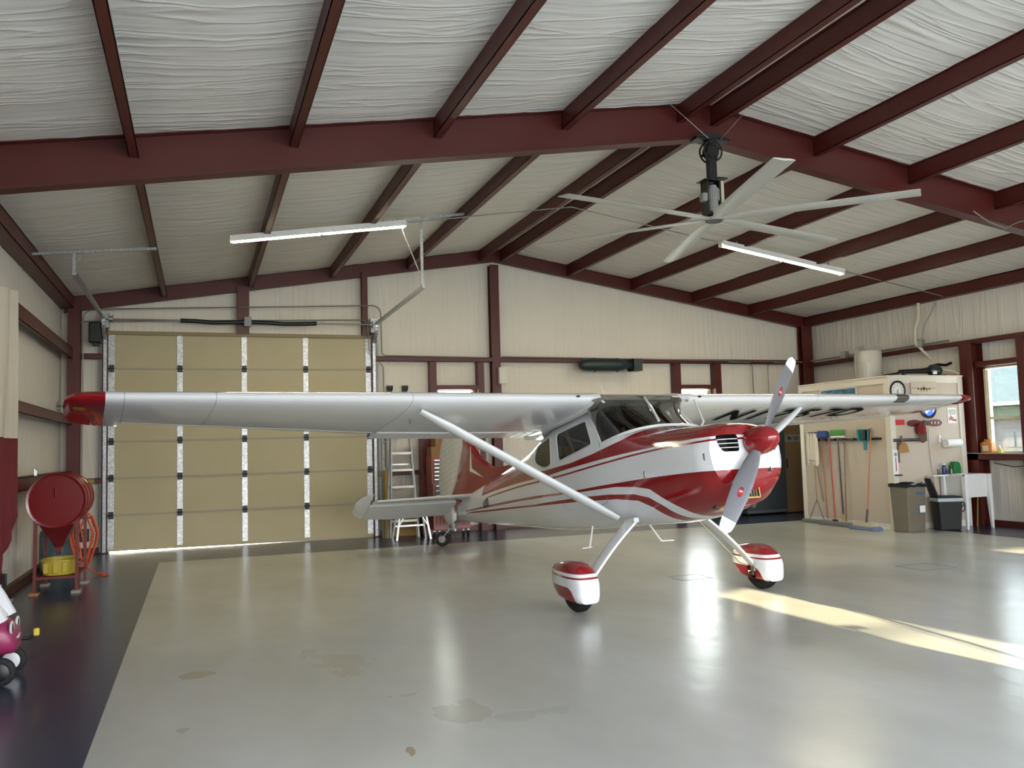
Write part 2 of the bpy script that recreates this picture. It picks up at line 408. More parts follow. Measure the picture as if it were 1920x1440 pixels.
girt(3.06, 4.08, 1.10, 1.18); girt(5.48, 9.31, 1.10, 1.18); girt(10.43, 12.53, 1.10, 1.18); girt(-1.84, -1.52, 1.15, 1.23); girt(5.14, 5.31, 1.10, 1.18)
def side_girt(s, y0, y1, z0, z1, d=.2):
    x = XL if s < 0 else XR; a = x - s*d
    mb = MB().box(min(x, a), max(x, a), y0, y1, z1-.008, z1).box(min(a, a+s*.008), max(a, a+s*.008), y0, y1, z0, z1).box(min(a, a+s*.04), max(a, a+s*.04), y0, y1, z0, z0+.008)
    return struct('wall_girt', mb, STEEL, smooth=0)
for z0, z1 in ((3.19, 3.37), (2.11, 2.25), (1.20, 1.36)):
    side_girt(-1, YF, 8.3, z0, z1); side_girt(-1, 8.5, 15.8, z0, z1)
for a, b in ((YF, 8.3), (8.5, 15.8)): side_girt(1, a, b, 3.13, 3.21)
side_girt(1, 11.66, 15.8, 2.05, 2.13); side_girt(1, 8.5, 10.45, 2.05, 2.13)
side_girt(1, 8.5, 15.8, 1.12, 1.22, .27)
column(12.58, 12.84, 11.40, 11.66, 0, 3.14, web='x'); solid(12.62, 12.84, 10.43, 10.56, 0, 3.14, 'window_jamb_channel')
solid(12.64, 12.84, 10.56, 11.40, 2.72, 2.81, 'window_header')
for x0, x1, y0, y1 in ((3.06, 12.53, 15.93, 16.0), (-1.84, -1.52, 15.93, 16.0), (XL, XL+.07, YF, 15.9), (XR-.07, XR, YF, 15.9)):
    struct('baseboard_steel', MB().box(x0, x1, y0, y1, 0, .09), STEEL, smooth=0)

# windows
def window(name, x0, x1, z0, z1, to, up=.56):
    fr = MB()
    def B(a, b, c, d, y0=0, y1=.07): 
        vs = [to(u, y, z) for z in (c, d) for y in (y0, y1) for u in (a, b)]
        fr.add(vs, [(0, 2, 3, 1), (4, 5, 7, 6), (0, 1, 5, 4), (1, 3, 7, 5), (3, 2, 6, 7), (2, 0, 4, 6)])
    t = .045
    B(x0, x0+t, z0, z1); B(x1-t, x1, z0, z1); B(x0, x1, z1-.025, z1); B(x0, x1, z0, z0+t)
    zm = z0+(z1-z0)*.41
    B(x0+t, x1-t, zm-.02, zm+.02, .01, .05)
    for a, b in ((zm+.02, z1-t), (z0+t, zm-.02)):
        B(x0+t, x0+t+.03, a, b, .015, .045); B(x1-t-.03, x1-t, a, b, .015, .045)
    w = fr.build(name, CREAMFRAME, smooth=0, kind='structure')
    g = MB(); vs = [to(u, .03, z) for z in (z0+t, z1-t) for u in (x0+t, x1-t)]; vs += [to(u, .034, z) for z in (z0+t, z1-t) for u in (x0+t, x1-t)]
    g.add(vs, [(0, 1, 3, 2), (4, 6, 7, 5), (0, 4, 5, 1), (2, 3, 7, 6), (0, 2, 6, 4), (1, 5, 7, 3)])
    g.build('pane', WINGLASS, w, smooth=0)
    return w
window('window_1', *W1, lambda u, y, z: (u, YB-.02+y, z))
window('window_2', *W2, lambda u, y, z: (u, YB-.02+y, z))
window('window_3', *W3, lambda u, y, z: (XR-.05+y, u, z))
window('window_4', 2.2, 3.1, 1.22, 2.71, lambda u, y, z: (XR-.05+y, u, z))

# overhead sectional door
kd = NT('tan_door_panel'); v = kd.coord((1, 1, 1))
kd.l(kd.mix(kd.noise(v, 1.5, 3), lin('b0a684'), lin('bbb294')), kd.b.inputs['Base Color']); kd.b.inputs['Roughness'].default_value = .6
kd.bump(kd.noise(kd.coord((3, 3, 3)), 20, 2), .05, .005); DOORM = kd.m
dx0, dx1 = -1.43, 2.98
door = MB(); gap = lambda x: .024-.018*(x-dx0)/(dx1-dx0)
RH = .61
rails = MB()
for r in range(6):
    z0, z1 = r*RH, (r+1)*RH-.012
    if r == 0:
        vs = [(x, y, z) for (x, z) in ((dx0, gap(dx0)), (dx1, gap(dx1)), (dx1, z1), (dx0, z1)) for y in (15.90, 15.95)]
        door.add(vs, [(0, 2, 4, 6), (1, 7, 5, 3), (0, 1, 3, 2), (2, 3, 5, 4), (4, 5, 7, 6), (6, 7, 1, 0)])
    else: door.box(dx0, dx1, 15.90, 15.95, z0, z1)
d1 = struct('door_1', door, DOORM, smooth=0)
struct('trim_3', MB().box(-1.53, -1.405, 15.952, 16.0, 0, 3.7).box(2.955, 3.06, 15.952, 16.0, 0, 3.7), mat('dark_light_stop', '2c2b2a', .7), smooth=0)  # strips added at both jambs to block the light leaking past the door
for r in range(1, 6): MB().box(dx0+.05, dx1-.05, 15.888, 15.90, r*RH-.022, r*RH+.012).build('panel_joint', mat('door_joint_grey', 'a39d88', .6), d1, smooth=0)
for x in (-.31, .745, 1.80, dx0+.05, dx1-.05):
    for r in range(6):
        w = .045 if dx0+.1 < x < dx1-.1 else .05; m2 = MB()
        m2.box(x-w, x+w, 15.886, 15.90, max(r*RH+.02, .06), (r+1)*RH-.03)
        for i in range(5): m2.cone((x, 15.886, r*RH+.1+i*.1), (x, 15.880, r*RH+.1+i*.1), .008, .008, 6)
        m2.build('stile', GALV, d1, smooth=0)
    for r in range(1, 6):
        m2 = MB().box(x-.04, x+.04, 15.872, 15.888, r*RH-.06, r*RH+.06); m2.cone((x-.045, 15.872, r*RH), (x+.045, 15.872, r*RH), .011, .011, 8)
        m2.build('hinge', mat('dark_hinge', '3c3f42', .5, .6), d1, smooth=0)
MB().bar((dx0, 15.925, gap(dx0)+.0), (dx1, 15.925, gap(dx1)+.0), .05, .02).build('bottom_seal', mat('white_door_seal', 'c9c6bb', .5), d1, smooth=0)
struct('trim_1', MB().box(dx0-.02, dx1+.02, 15.84, 15.99, 3.62, 3.68), mat('tan_header_trim', '8d7f5f', .6), smooth=0)
# tracks, with the horizontal runs pitching toward the camera
for x, sgn in ((-1.47, -1), (3.02, 1)):
    t = thing('door_track', ('left' if sgn < 0 else 'right')+' steel track of the overhead door, bending inward under the roof', 'door track', (x, 15.8, 0))
    pts = [(0, 0, .02), (0, 0, 3.55)] + [(0, -.28*math.sin(a), 3.55+.30*(1-math.cos(a))) for a in [i*PI/2/8 for i in range(1, 9)]] + [(0, -3.85, 3.88)]
    m2 = MB()
    for a, b in zip(pts[:-1], pts[1:]):
        m2.bar(a, b, .055, .012, (1, 0, 0)) if False else m2.bar(a, b, .05, .05)
    m2.build('rail', GALV, t, smooth=0)
    m2 = MB().bar((sgn*.03, .06, .02), (sgn*.03, .06, 3.6), .03, .10); m2.build('jamb_angle', mat('dark_galvanized', '6f7375', .45, .6), t, smooth=0)
    m2 = MB().box(-.06, .06, -.06, .1, 3.72, 3.98); m2.build('end_bearing_plate', GALV, t, smooth=0)
    if sgn > 0:
        m2 = MB().bar((0, -3.75, 3.88), (0, -3.75, 4.92), .035, .035).bar((0, -3.75, 4.0), (-.35, -3.75, 4.88), .03, .006).bar((-.55, -3.75, 4.80), (.72, -3.75, 5.01), .04, .03)
    else:
        m2 = MB().bar((0, -3.85, 3.88), (0, -3.85, 4.14), .035, .035).bar((0, -3.85, 3.96), (.12, -3.85, 4.16), .03, .006).bar((-.55, -3.85, 4.09), (.96, -3.85, 4.24), .04, .03)
    m2.build('hanger_angle', GALV, t, smooth=0)
t = thing('torsion_shaft', 'steel torsion shaft with black sleeved springs above the overhead door', 'door spring', (.8, 15.72, 3.86))
MB().tube([(-2.3, 0, 0), (2.25, 0, 0)], .014, 10).build('shaft', ALU, t)
for a, b in ((-1.1, -.03), (.03, 1.18)):
    MB().tube([(a, 0, -.0), (a+.25, 0, -.005), ((a+b)/2, 0, -.022), (b-.15, 0, -.01), (b, 0, 0)], .037, 12).build('black_spring_sleeve', BLACK, t)
MB().box(-.06, .06, -.05, .07, -.08, .08).build('centre_bracket', mat('dark_galvanized', '6f7375'), t, smooth=0)
for x in (-2.18, 2.16): MB().lathe([(.045, -.03), (.07, -.03), (.07, -.02), (.045, -.02), (.045, .02), (.07, .02), (.07, .03), (.045, .03)], (x, 0, 0), 'x', 20).build('cable_drum', ALU, t)
t = thing('door_opener', 'black jackshaft opener box beside the left end of the torsion shaft', 'door opener', (-1.60, 15.68, 3.62))
MB().box(-.10, .09, -.09, .1, -.17, .17).build('housing', BLACK, t, bevel=.02)
MB().box(-.05, .05, -.07, .07, -.22, -.17).build('light_cover', mat('dark_smoke_plastic', '2a2b2c', .3), t, bevel=.01)
MB().tube([(0, 0, -.2), (.005, 0, -.33)], .003, 6).build('pull_cord', GREYP, t)

for x in (3.33, 3.62):
    t = thing('wall_hook', 'small black ladder hook high on the back wall above the stepladder', 'hook', (x, 15.93, 2.70), group='black hooks above the stepladder')
    MB().box(-.05, .05, .03, .07, -.06, .06).build('plate', BLACK, t, smooth=0); MB().tube([(-.03, .03, -.02), (-.03, -.06, -.03), (-.03, -.08, .05)], .012, 8).tube([(.03, .03, -.02), (.03, -.06, -.03), (.03, -.08, .05)], .012, 8).build('prong', BLACK, t)
# conduits on the walls
def conduit(label, pts, r=.011, name='conduit', m=WIRE, cat='conduit', group=None):
    o = MB().tube(pts, r, 8).build(name, m); return tag(o, label, cat, group)
def arc(c, r, a0, a1, plane, n=6):
    out = []
    for i in range(n+1):
        a = a0+(a1-a0)*i/n; p = [c[0], c[1], c[2]]; p[plane[0]] += r*math.cos(a); p[plane[1]] += r*math.sin(a); out.append(tuple(p))
    return out
conduit('upper conduit above the overhead door, bending down at its right end', [(-1.80, 15.76, 1.0), (-1.80, 15.76, 3.86)]+arc((-1.65, 15.76, 3.86), .15, PI, PI/2, (0, 2))+[(-1.5, 15.76, 4.03)]+[(3.0, 15.76, 4.22)]+arc((3.0, 15.76, 4.07), .15, PI/2, 0, (0, 2))+[(3.16, 15.76, 3.38)]+arc((3.24, 15.76, 3.38), .08, PI, 1.5*PI, (0, 2))+[(5.2, 15.76, 3.28)])
conduit('lower conduit above the overhead door, dropping to the wall near the ladder', [(-1.9, 15.77, .2), (-1.9, 15.77, 3.7)]+arc((-1.78, 15.77, 3.7), .12, PI, PI/2, (0, 2))+[(2.8, 15.77, 3.95)]+arc((2.8, 15.77, 3.85), .1, PI/2, 0, (0, 2))+[(2.93, 15.77, 3.4), (3.2, 15.85, 3.1), (3.22, 15.9, 1.25)])
conduit('long conduit run along the high back wall girt behind the bomb', [(5.5, 15.77, 3.30), (12.5, 15.77, 3.25)], .012)
conduit('left of the two conduits hooking down beside the right corner column', [(10.6, 15.78, 3.24), (11.15, 15.78, 3.23)]+arc((11.15, 15.85, 3.13), .1, PI/2, 0, (0, 2))+[(11.26, 15.85, 1.9)], .012)
conduit('right of the two conduits hooking down beside the right corner column', [(12.3, 15.78, 3.22), (11.75, 15.78, 3.23)]+arc((11.75, 15.85, 3.13), .1, PI/2, PI, (0, 2))+[(11.64, 15.85, 1.9)], .012)
conduit('upper pair of conduit along the right wall girt up to the water heater', [(12.6, 15.6, 3.25), (12.62, 13.8, 3.24), (12.62, 11.9, 3.24)], .02)
conduit('thin conduit following the roof slope between the two light fixtures', [(2.8, 11.94, 4.79), (5.35, 11.94, 5.19), (7.9, 11.94, 4.79)], .009)
conduit('thin conduit running down the roof slope right of the right light fixture', [(10.4, 11.94, 4.42), (12.6, 11.94, 4.05)], .009)
conduit('loose grey cable looped under the big rafter at the right', [(9.35, 8.30, 4.42), (9.6, 8.28, 4.28), (9.85, 8.27, 4.22), (10.1, 8.28, 4.32), (10.4, 8.3, 4.38)], .008, 'cable', WIRE, 'cable')
conduit('pale flexible cable lying along the right wall sill', [(12.56, 11.75, 1.235), (12.57, 11.5, 1.235), (12.56, 11.3, 1.23), (12.56, 10.0, 1.232), (12.56, 8.6, 1.232)], .009, 'cable', GREYP, 'cable')
conduit('thin black cable drooping below the right window sill', [(12.83, 11.3, 1.06), (12.82, 10.9, 1.0), (12.82, 10.5, 1.04), (12.82, 9.5, 1.06)], .006, 'cable', BLACK, 'cable')
for x, y, z, lab in ((12.6, 14.55, 3.27, 'grey junction box on the right wall conduit left of the water heater'), (12.6, 12.55, 3.27, 'grey junction box on the right wall girt above the leaf blower')):
    t = thing('junction_box', lab, 'junction box', (x, y, z)); MB().box(-.04, .05, -.08, .08, -.07, .07).build('box', WIRE, t, bevel=.006); MB().box(-.048, -.04, -.07, .07, -.06, .06).build('cover', ALU, t, smooth=0)
t = thing('electrical_box', 'white electrical box on the back wall centre column', 'electrical box', (5.49, 15.74, 2.93))
MB().box(-.08, .08, -.05, .05, -.16, .16).build('housing', WHITEP, t, bevel=.006); MB().box(-.07, .07, -.056, -.05, -.15, .15).build('cover', mat('offwhite_cover', 'd3d0c5', .5), t, smooth=0)
# ------------------------------------------------------------------ AIRCRAFT
PL = (4.485, 7.765); HD = -1.452; AL = math.radians(11.5)
air = thing('light_aircraft', 'red and white high-wing taildragger aeroplane parked in the middle of the hangar', 'airplane', (PL[0], PL[1], 0))
air.rotation_euler = (Matrix.Rotation(HD, 3, 'Z') @ Matrix.Rotation(-AL, 3, 'Y')).to_euler()
CA, SA = math.cos(AL), math.sin(AL)
def G(s, l, z): return (s*CA+z*SA, -l, -s*SA+z*CA)      # ground frame (forward, starboard, up) -> body frame
ST = [[1.445,1.00,1.40,1.22,.24,2.2,2.2],[1.43,.92,1.44,1.22,.33,2.3,2.3],[1.38,.84,1.475,1.22,.405,2.4,2.4],[1.25,.76,1.515,1.22,.455,2.5,2.5],
[1.0,.715,1.555,1.22,.475,2.5,2.5],[.6,.705,1.615,1.22,.49,2.6,2.6],[.40,.71,1.66,1.25,.50,2.8,2.8],[.15,.735,1.80,1.30,.515,3,3],
[-.15,.77,2.06,1.35,.53,3.2,4.5],[-.6,.80,2.10,1.4,.54,3.2,5],[-1.2,.86,2.09,1.45,.54,3.2,5],[-1.6,.905,2.055,1.48,.52,3.,4],
[-2.0,.96,2.02,1.5,.47,2.8,3],[-2.6,1.06,1.97,1.5,.38,2.6,2.6],[-3.5,1.20,1.92,1.53,.27,2.5,2.4],[-4.5,1.38,1.86,1.60,.15,2.3,2.2],[-5.2,1.50,1.82,1.65,.05,2.2,2.2]][::-1]
STA = np.array(ST)
def par(u): return [float(np.interp(u, STA[:, 0], STA[:, i])) for i in range(1, 7)]
def ring(u, n=64, k=1.0, dz=0):
    wb, wt, wm, hw, nl, nu = par(u); out = []
    for i in range(n):
        a = 2*PI*i/n; c, s = math.cos(a), math.sin(a)
        ex = nu if s > 0 else nl; H = (wt-wm) if s > 0 else (wm-wb)
        out.append((u, math.copysign(abs(c)**(2/ex), c)*hw*k, wm+math.copysign(abs(s)**(2/ex), s)*H*k+dz))
    return out
def F(u, l, w):
    wb, wt, wm, hw, nl, nu = par(u)
    return abs(l/hw)**nu+abs((w-wm)/(wt-wm))**nu-1 if w > wm else abs(l/hw)**nl+abs((w-wm)/(wm-wb))**nl-1

# livery: curved cheatlines in body coordinates
k = NT('red_and_white_livery'); o = k.xyz()
un = k.math('DIVIDE', k.math('ADD', o[0], 6.2), 8.0)
def curve(pts, auto=True):
    fc = k.n('ShaderNodeFloatCurve'); k.l(un, fc.inputs[1]); cm = fc.mapping.curves[0]
    P = sorted([((u+6.2)/8, w/3) for u, w in pts])
    while len(cm.points) < len(P): cm.points.new(.5, .5)
    for cp, p in zip(cm.points, P): cp.location = p; cp.handle_type = 'AUTO' if auto else 'VECTOR'
    fc.mapping.extend = 'HORIZONTAL'; fc.mapping.update()
    return k.math('MULTIPLY', fc.outputs[0], 3.0)
w_ = o[2]
def below(c): return k.math('LESS_THAN', w_, c)
def above(c): return k.math('GREATER_THAN', w_, c)
def AND(*a):
    r = a[0]
    for x in a[1:]: r = k.math('MULTIPLY', r, x)
    return r
def uG(v): return k.math('GREATER_THAN', o[0], v)
B1 = curve([(1.8, 2.9), (.62, 2.9), (.56, 1.68), (.43, 1.675), (.36, 1.665), (.30, 1.65), (.15, 1.60), (0, 1.583), (-.15, 1.572), (-.335, 1.563), (-.785, 1.557), (-1.426, 1.592), (-1.8, 1.66), (-2.0, 1.76), (-2.1, 1.9), (-2.2, 2.2), (-6.2, 2.9)], False)
B2 = curve([(-6.2, 1.70), (-3.83, 1.685), (-2.612, 1.624), (-1.329, 1.521), (-.88, 1.507), (-.2, 1.477), (.685, 1.424), (1.0, 1.397), (1.214, 1.38), (1.391, 1.362), (1.8, 1.35)])
C1 = curve([(-6.2, 1.655), (-3.83, 1.64), (-2.612, 1.585), (-1.172, 1.48), (-.182, 1.44), (.693, 1.402), (1.39, 1.338), (1.8, 1.33)])
C2 = curve([(-6.2, 1.635), (-3.83, 1.62), (-2.612, 1.565), (-1.178, 1.46), (-.187, 1.421), (.7, 1.382), (1.39, 1.319), (1.8, 1.31)])
B5 = curve([(-6.2, 1.70), (-4.516, 1.585), (-2.422, 1.415), (-1.856, 1.362), (-.998, 1.272), (-.127, 1.205), (.665, 1.137), (1.262, 1.072), (1.438, 1.05), (1.8, 1.05)])
B6 = curve([(-6.2, 1.65), (-4.544, 1.562), (-2.422, 1.386), (-1.856, 1.332), (-.704, 1.222), (.003, 1.157), (.3, 1.105), (.514, 1.046), (.592, .986), (.719, .881), (.805, .803), (.88, .70), (.95, .60), (1.8, .60)], False)
B7 = curve([(-6.2, 1.60), (-4.544, 1.555), (-1.903, 1.268), (-.73, 1.168), (-.165, 1.107), (.267, 1.037), (.469, .971), (.601, .87), (.66, .782), (.74, .69), (.8, .60), (1.8, .60)], False)
B8 = curve([(-6.2, 1.60), (-4.555, 1.533), (-1.919, 1.248), (-.753, 1.126), (-.032, 1.038), (.291, .969), (.449, .879), (.52, .79), (.58, .70), (.62, .60), (1.8, .60)], False)
m1 = AND(above(B2), below(B1), uG(-3.9)); m2 = AND(above(C2), below(C1), uG(-3.7))
m3 = AND(above(B6), below(B5), uG(-4.75)); m4 = AND(above(B8), below(B7), uG(-4.75))
red = k.math('MINIMUM', k.math('ADD', k.math('ADD', m1, m2), k.math('ADD', m3, m4)), 1.0)
k.l(k.mix(red, lin('dde1e4'), lin('861319')), k.b.inputs['Base Color'])
k.b.inputs['Roughness'].default_value = .15; k.b.inputs['Coat Weight'].default_value = .6; k.b.inputs['Coat Roughness'].default_value = .04
# panel seams
def seam(sock, v, w=.0025): return k.math('LESS_THAN', k.math('ABSOLUTE', k.math('SUBTRACT', sock, v)), w)
sm = k.math('MAXIMUM', seam(o[0], .34), k.math('MAXIMUM', seam(o[0], -.15), k.math('MAXIMUM', seam(o[0], -1.75), seam(o[0], -3.1))))
sm = k.math('MAXIMUM', sm, AND(k.math('LESS_THAN', k.math('ABSOLUTE', k.math('SUBTRACT', k.math('ADD', w_, k.math('MULTIPLY', o[0], -.0)), 1.19)), .0022), uG(.34)))
k.bump(k.math('SUBTRACT', k.math('MULTIPLY', k.noise(k.coord(), 3.5, 2), .15), sm), .35, .004)
LIV = k.m
CABIN = mat('dark_cabin_lining', '3a3936', .8)
DARK = mat('dark_engine_bay', '17181a', .7)

rings = []
us = list(np.arange(-5.2, 1.2, .12)) + [1.2, 1.25, 1.3, 1.34, 1.38, 1.405, 1.43, 1.44, 1.445]
fb = MB().loft([ring(float(u)) for u in us]); fuselage = fb.build('fuselage', LIV, air, smooth=0)
def rounded(poly, r=.06, n=5):
    out = []; m = len(poly)
    for i in range(m):
        p0, p, p1 = Vector(poly[i-1]), Vector(poly[i]), Vector(poly[(i+1) % m])
        rr = poly_r[i] if isinstance(poly_r := (r if isinstance(r, list) else [r]*m), list) else r
        a = p+(p0-p).normalized()*min(rr, (p0-p).length*.45); b = p+(p1-p).normalized()*min(rr, (p1-p).length*.45)
        for j in range(n+1):
            t = j/n; out.append(tuple(a*(1-t)**2+p*2*t*(1-t)+b*t*t))
    return out
DW = rounded([(-1.07, 1.95), (-.43, 1.95), (-.31, 1.665), (-1.045, 1.625)], .05)
RW = rounded([(-1.215, 1.95), (-1.215, 1.62), (-1.42, 1.615), (-1.70, 1.74), (-1.66, 1.92)], [.05, .06, .12, .14, .16])
WS = [(-.135, 1.635), (-.28, 2.03), (-.30, 2.3), (.9, 2.3), (.46, 1.69), (.40, 1.69), (.34, 1.682), (.25, 1.67), (.1, 1.65)]
cut = []
def cutter(mb):
    c = mb.build('cutter', DARK, air, smooth=0); cut.append(c)
cav = MB().loft([[(x, y, max(z, 1.0)) for (x, y, z) in ring(float(u), 48, .93)] for u in (-1.95, -1.6, -1.2, -.6, -.2, .05, .2)]); cutter(cav)
cutter(MB().prism(DW, -1, 1)); cutter(MB().prism(RW, -1, 1)); cutter(MB().prism(WS, -1, 1))
IN = rounded([(-.335, 1.365), (-.125, 1.365), (-.125, 1.21), (-.30, 1.21), (-.335, 1.26)], .03, 3)
for s in (1, -1): cutter(MB().prism([(p[0]*s, p[1]) for p in IN], 1.27, 1.6, 'x'))
boolean(fuselage, cut)
me = fuselage.data; me.materials.clear(); me.materials.append(LIV); me.materials.append(CABIN); me.materials.append(DARK)
for p in me.polygons:
    c = p.center; inner = F(c.x, c.y, c.z) < -.03
    p.material_index = (2 if c.x > 1.2 else 1) if (inner and c.x > -5.15 and not (c.x > 1.444)) else 0
me.shade_smooth(); me.set_sharp_from_angle(angle=math.radians(32))
for s in (1, -1):
    g = MB().prism([(p[0]*s, p[1]) for p in IN], 1.28, 1.30, 'x').build('engine_intake', DARK, air, smooth=0)
    sl = MB()
    for z in (1.248, 1.286, 1.324):
        for a, b in ((-.335, -.125),):
            sl.loft([[(x, y*s, z+dz) for (x, dz) in ((.0, -.004), (.006, -.004), (.006, .004), (.0, .004))] for x, y in ()]) if False else None
            pts = []
            for i in range(7):
                y = a+(b-a)*i/6; u = 1.445
                while F(u, y, z) > 0 and u > 1.2: u -= .004
                pts.append((u-.008, y*s, z))
            sl.tube(pts, .0045, 6)
    sl.build('louver', AIRWHITE if True else None, g)

# windshield: lofted smoke plexiglass from the cowl deck up over the wing leading edge
def wcurve(kind, t):     # t in -1..1 across
    a = t*PI/2; c, s = math.cos(a), math.sin(a)
    if kind == 0: return Vector((-.135+.575*abs(c)**.75, .527*math.copysign(abs(s)**.8, s), 1.632+.055*abs(c)))
    if kind == 1: return Vector((-.205+.40*abs(c)**.7, .535*math.copysign(abs(s)**.75, s), 1.84+.05*abs(c)))
    if kind == 2: return Vector((-.27+.31*abs(c)**.5, .55*math.copysign(abs(s)**.65, s), 2.0+.03*abs(c)))
    if kind == 3: return Vector((-.20+.20*abs(c)**.5, .585*math.copysign(abs(s)**.6, s), 2.085+.02*abs(c)))
    return Vector((-.28+.13*abs(c)**.3, .60*math.copysign(abs(s)**.6, s), 2.165))
n = 36; rows = []
for i in range(13):
    t = i/12*4; a = min(int(t), 3); f = t-a
    P = [[wcurve(q, -1+2*j/n) for j in range(n+1)] for q in (max(a-1, 0), a, a+1, min(a+2, 4))]
    rows.append([.5*((2*P[1][j])+(P[2][j]-P[0][j])*f+(2*P[0][j]-5*P[1][j]+4*P[2][j]-P[3][j])*f*f+(3*P[1][j]-P[0][j]-3*P[2][j]+P[3][j])*f**3) for j in range(n+1)])
vs = [p for r in rows for p in r]; m = n+1
ws = MB().add(vs, [(i*m+j, i*m+j+1, (i+1)*m+j+1, (i+1)*m+j) for i in range(12) for j in range(n)]).build('windshield', TINTGLASS, air, smooth=60)
# white retaining strip along the windshield base
pts = [wcurve(0, -1+2*j/n)+Vector((.01, 0, 0)) for j in range(n+1)]
MB().tube(pts, .016, 8).build('windshield_trim', AIRWHITE, air)
for s in (1, -1):
    MB().bar((-.14, s*.531, 1.62), (-.285, s*.531, 2.03), .03, .012, (0, s, 0)).build('door_post', AIRWHITE, air)
MB().tube([(-.15, .02, 2.15), (.0, .0, 2.09), (.22, -.08, 1.90), (.36, -.13, 1.75)], .014, 8).build('windshield_brace', AIRWHITE, air)
MB().tube([(.02, .64, 2.06), (.16, .60, 1.78), (.2, .50, 1.70)], .010, 8).build('wing_root_rod', AIRWHITE, air)
# cabin roof between the wings
MB().loft([[(-.20, y, 2.15), (-.20, y, 2.12), (-1.75, y, 2.03), (-1.75, y, 2.06), (-.9, y, 2.175)] for y in (-.56, 0, .56)]).build('cabin_roof', AIRWHITE, air, smooth=20)
def pane(poly, name, y):
    for s in (1, -1):
        vs = [(p[0], s*(y(p)), p[1]) for p in poly]; m2 = MB().add(vs, [tuple(range(len(vs)))])
        m2.build(name, SIDEGLASS, air, smooth=0)
        fr = MB().tube([(p[0], s*(y(p)+.010), p[1]) for p in poly], .010, 6, closed=True)
        fr.build('window_frame', mat('window_frame_light_grey', 'c3c6c8', .3), air)
def ysurf(p, off=-.012):
    y = .6
    while F(p[0], y, p[1]) > 0 and y > 0: y -= .003
    return y+off
pane(DW, 'door_window', ysurf); pane(RW, 'rear_window', ysurf)
# door outline seam
dpoly = rounded([(-1.13, 2.0), (-.31, 2.0), (-.17, 1.63), (-.19, 1.02), (-1.10, 1.08)], .08)
for s in (1, -1): MB().tube([(p[0], s*ysurf(p, .0005), p[1]) for p in dpoly], .0025, 5, closed=True).build('door_seam', mat('seam_grey', '6d7072', .6), air)
# seats and cabin frame
SEATM = mat('dark_blue_seat_fabric', '20242c', .9)
for y in (.25, -.25):
    s_ = MB(); s_.box(-1.0, -.5, y-.2, y+.2, 1.10, 1.24).build('seat', SEATM, air, bevel=.04)
    MB().loft([[(-1.0-.10*t, y+q*.2*(1-.25*t), 1.2+.62*t) for q in (-1, 1)]+[(-1.10-.10*t, y+q*.2*(1-.25*t), 1.2+.62*t) for q in (1, -1)] for t in (0, .5, .85, 1)]).build('seat_back', SEATM, air, bevel=.03)
MB().box(.0, .06, -.42, .42, 1.36, 1.60).build('instrument_panel', mat('instrument_panel_grey', '26282a', .6), air, bevel=.01)
for y in (.25, -.25):
    yk = MB().tube([(.0, y, 1.45), (-.22, y, 1.47)], .012, 8); yk.tube([(-.22, y-.13, 1.55), (-.23, y-.12, 1.46), (-.23, y, 1.42), (-.23, y+.12, 1.46), (-.22, y+.13, 1.55)], .013, 8)
    yk.build('control_yoke', mat('ivory_plastic', 'b9a98c', .5), air)
for y in (.40, -.40): MB().tube([(-1.05, y, 2.0), (-1.02, y-.05*(1 if y > 0 else -1), 1.75), (-.98, y-.1*(1 if y > 0 else -1), 1.35)], .022, 8).build('seat_belt', mat('tan_webbing', 'a18f6e', .9), air)
# cowl details
for s in (1, -1):
    for u in (.49, 1.32):
        MB().box(u-.012, u+.012, s*ysurf((u, 1.19))-.0+s*.010, s*ysurf((u, 1.19))+s*.018, 1.16, 1.225).build('cowl_latch', ALU, air, bevel=.004)
    MB().tube([(1.12, s*.19, .88), (1.13, s*.21, .79), (1.10, s*.215, .755)], .03, 14).build('exhaust_pipe', mat('scorched_steel', '6a5f58', .4, .8), air)
MB().box(1.38, 1.443, .135, .205, 1.015, 1.10).build('carburettor_intake', DARK, air, bevel=.008)
pl = MB().box(1.30, 1.395, -.13, .05, .80, .94).build('oil_cooler_grille', DARK, air, smooth=0)
fr = MB()
for a, b in (((1.402, -.13, .80), (1.402, .05, .80)), ((1.402, -.13, .94), (1.402, .05, .94)), ((1.402, -.13, .80), (1.402, -.13, .94)), ((1.402, .05, .80), (1.402, .05, .94))): fr.bar(a, b, .012, .012)
for i in range(1, 6): fr.bar((1.398, -.13+.03*i, .80), (1.398, -.13+.03*i, .94), .004, .004)
fr.build('grille_frame', mat('gold_frame', 'b49a5e', .35, .8), pl, smooth=0)

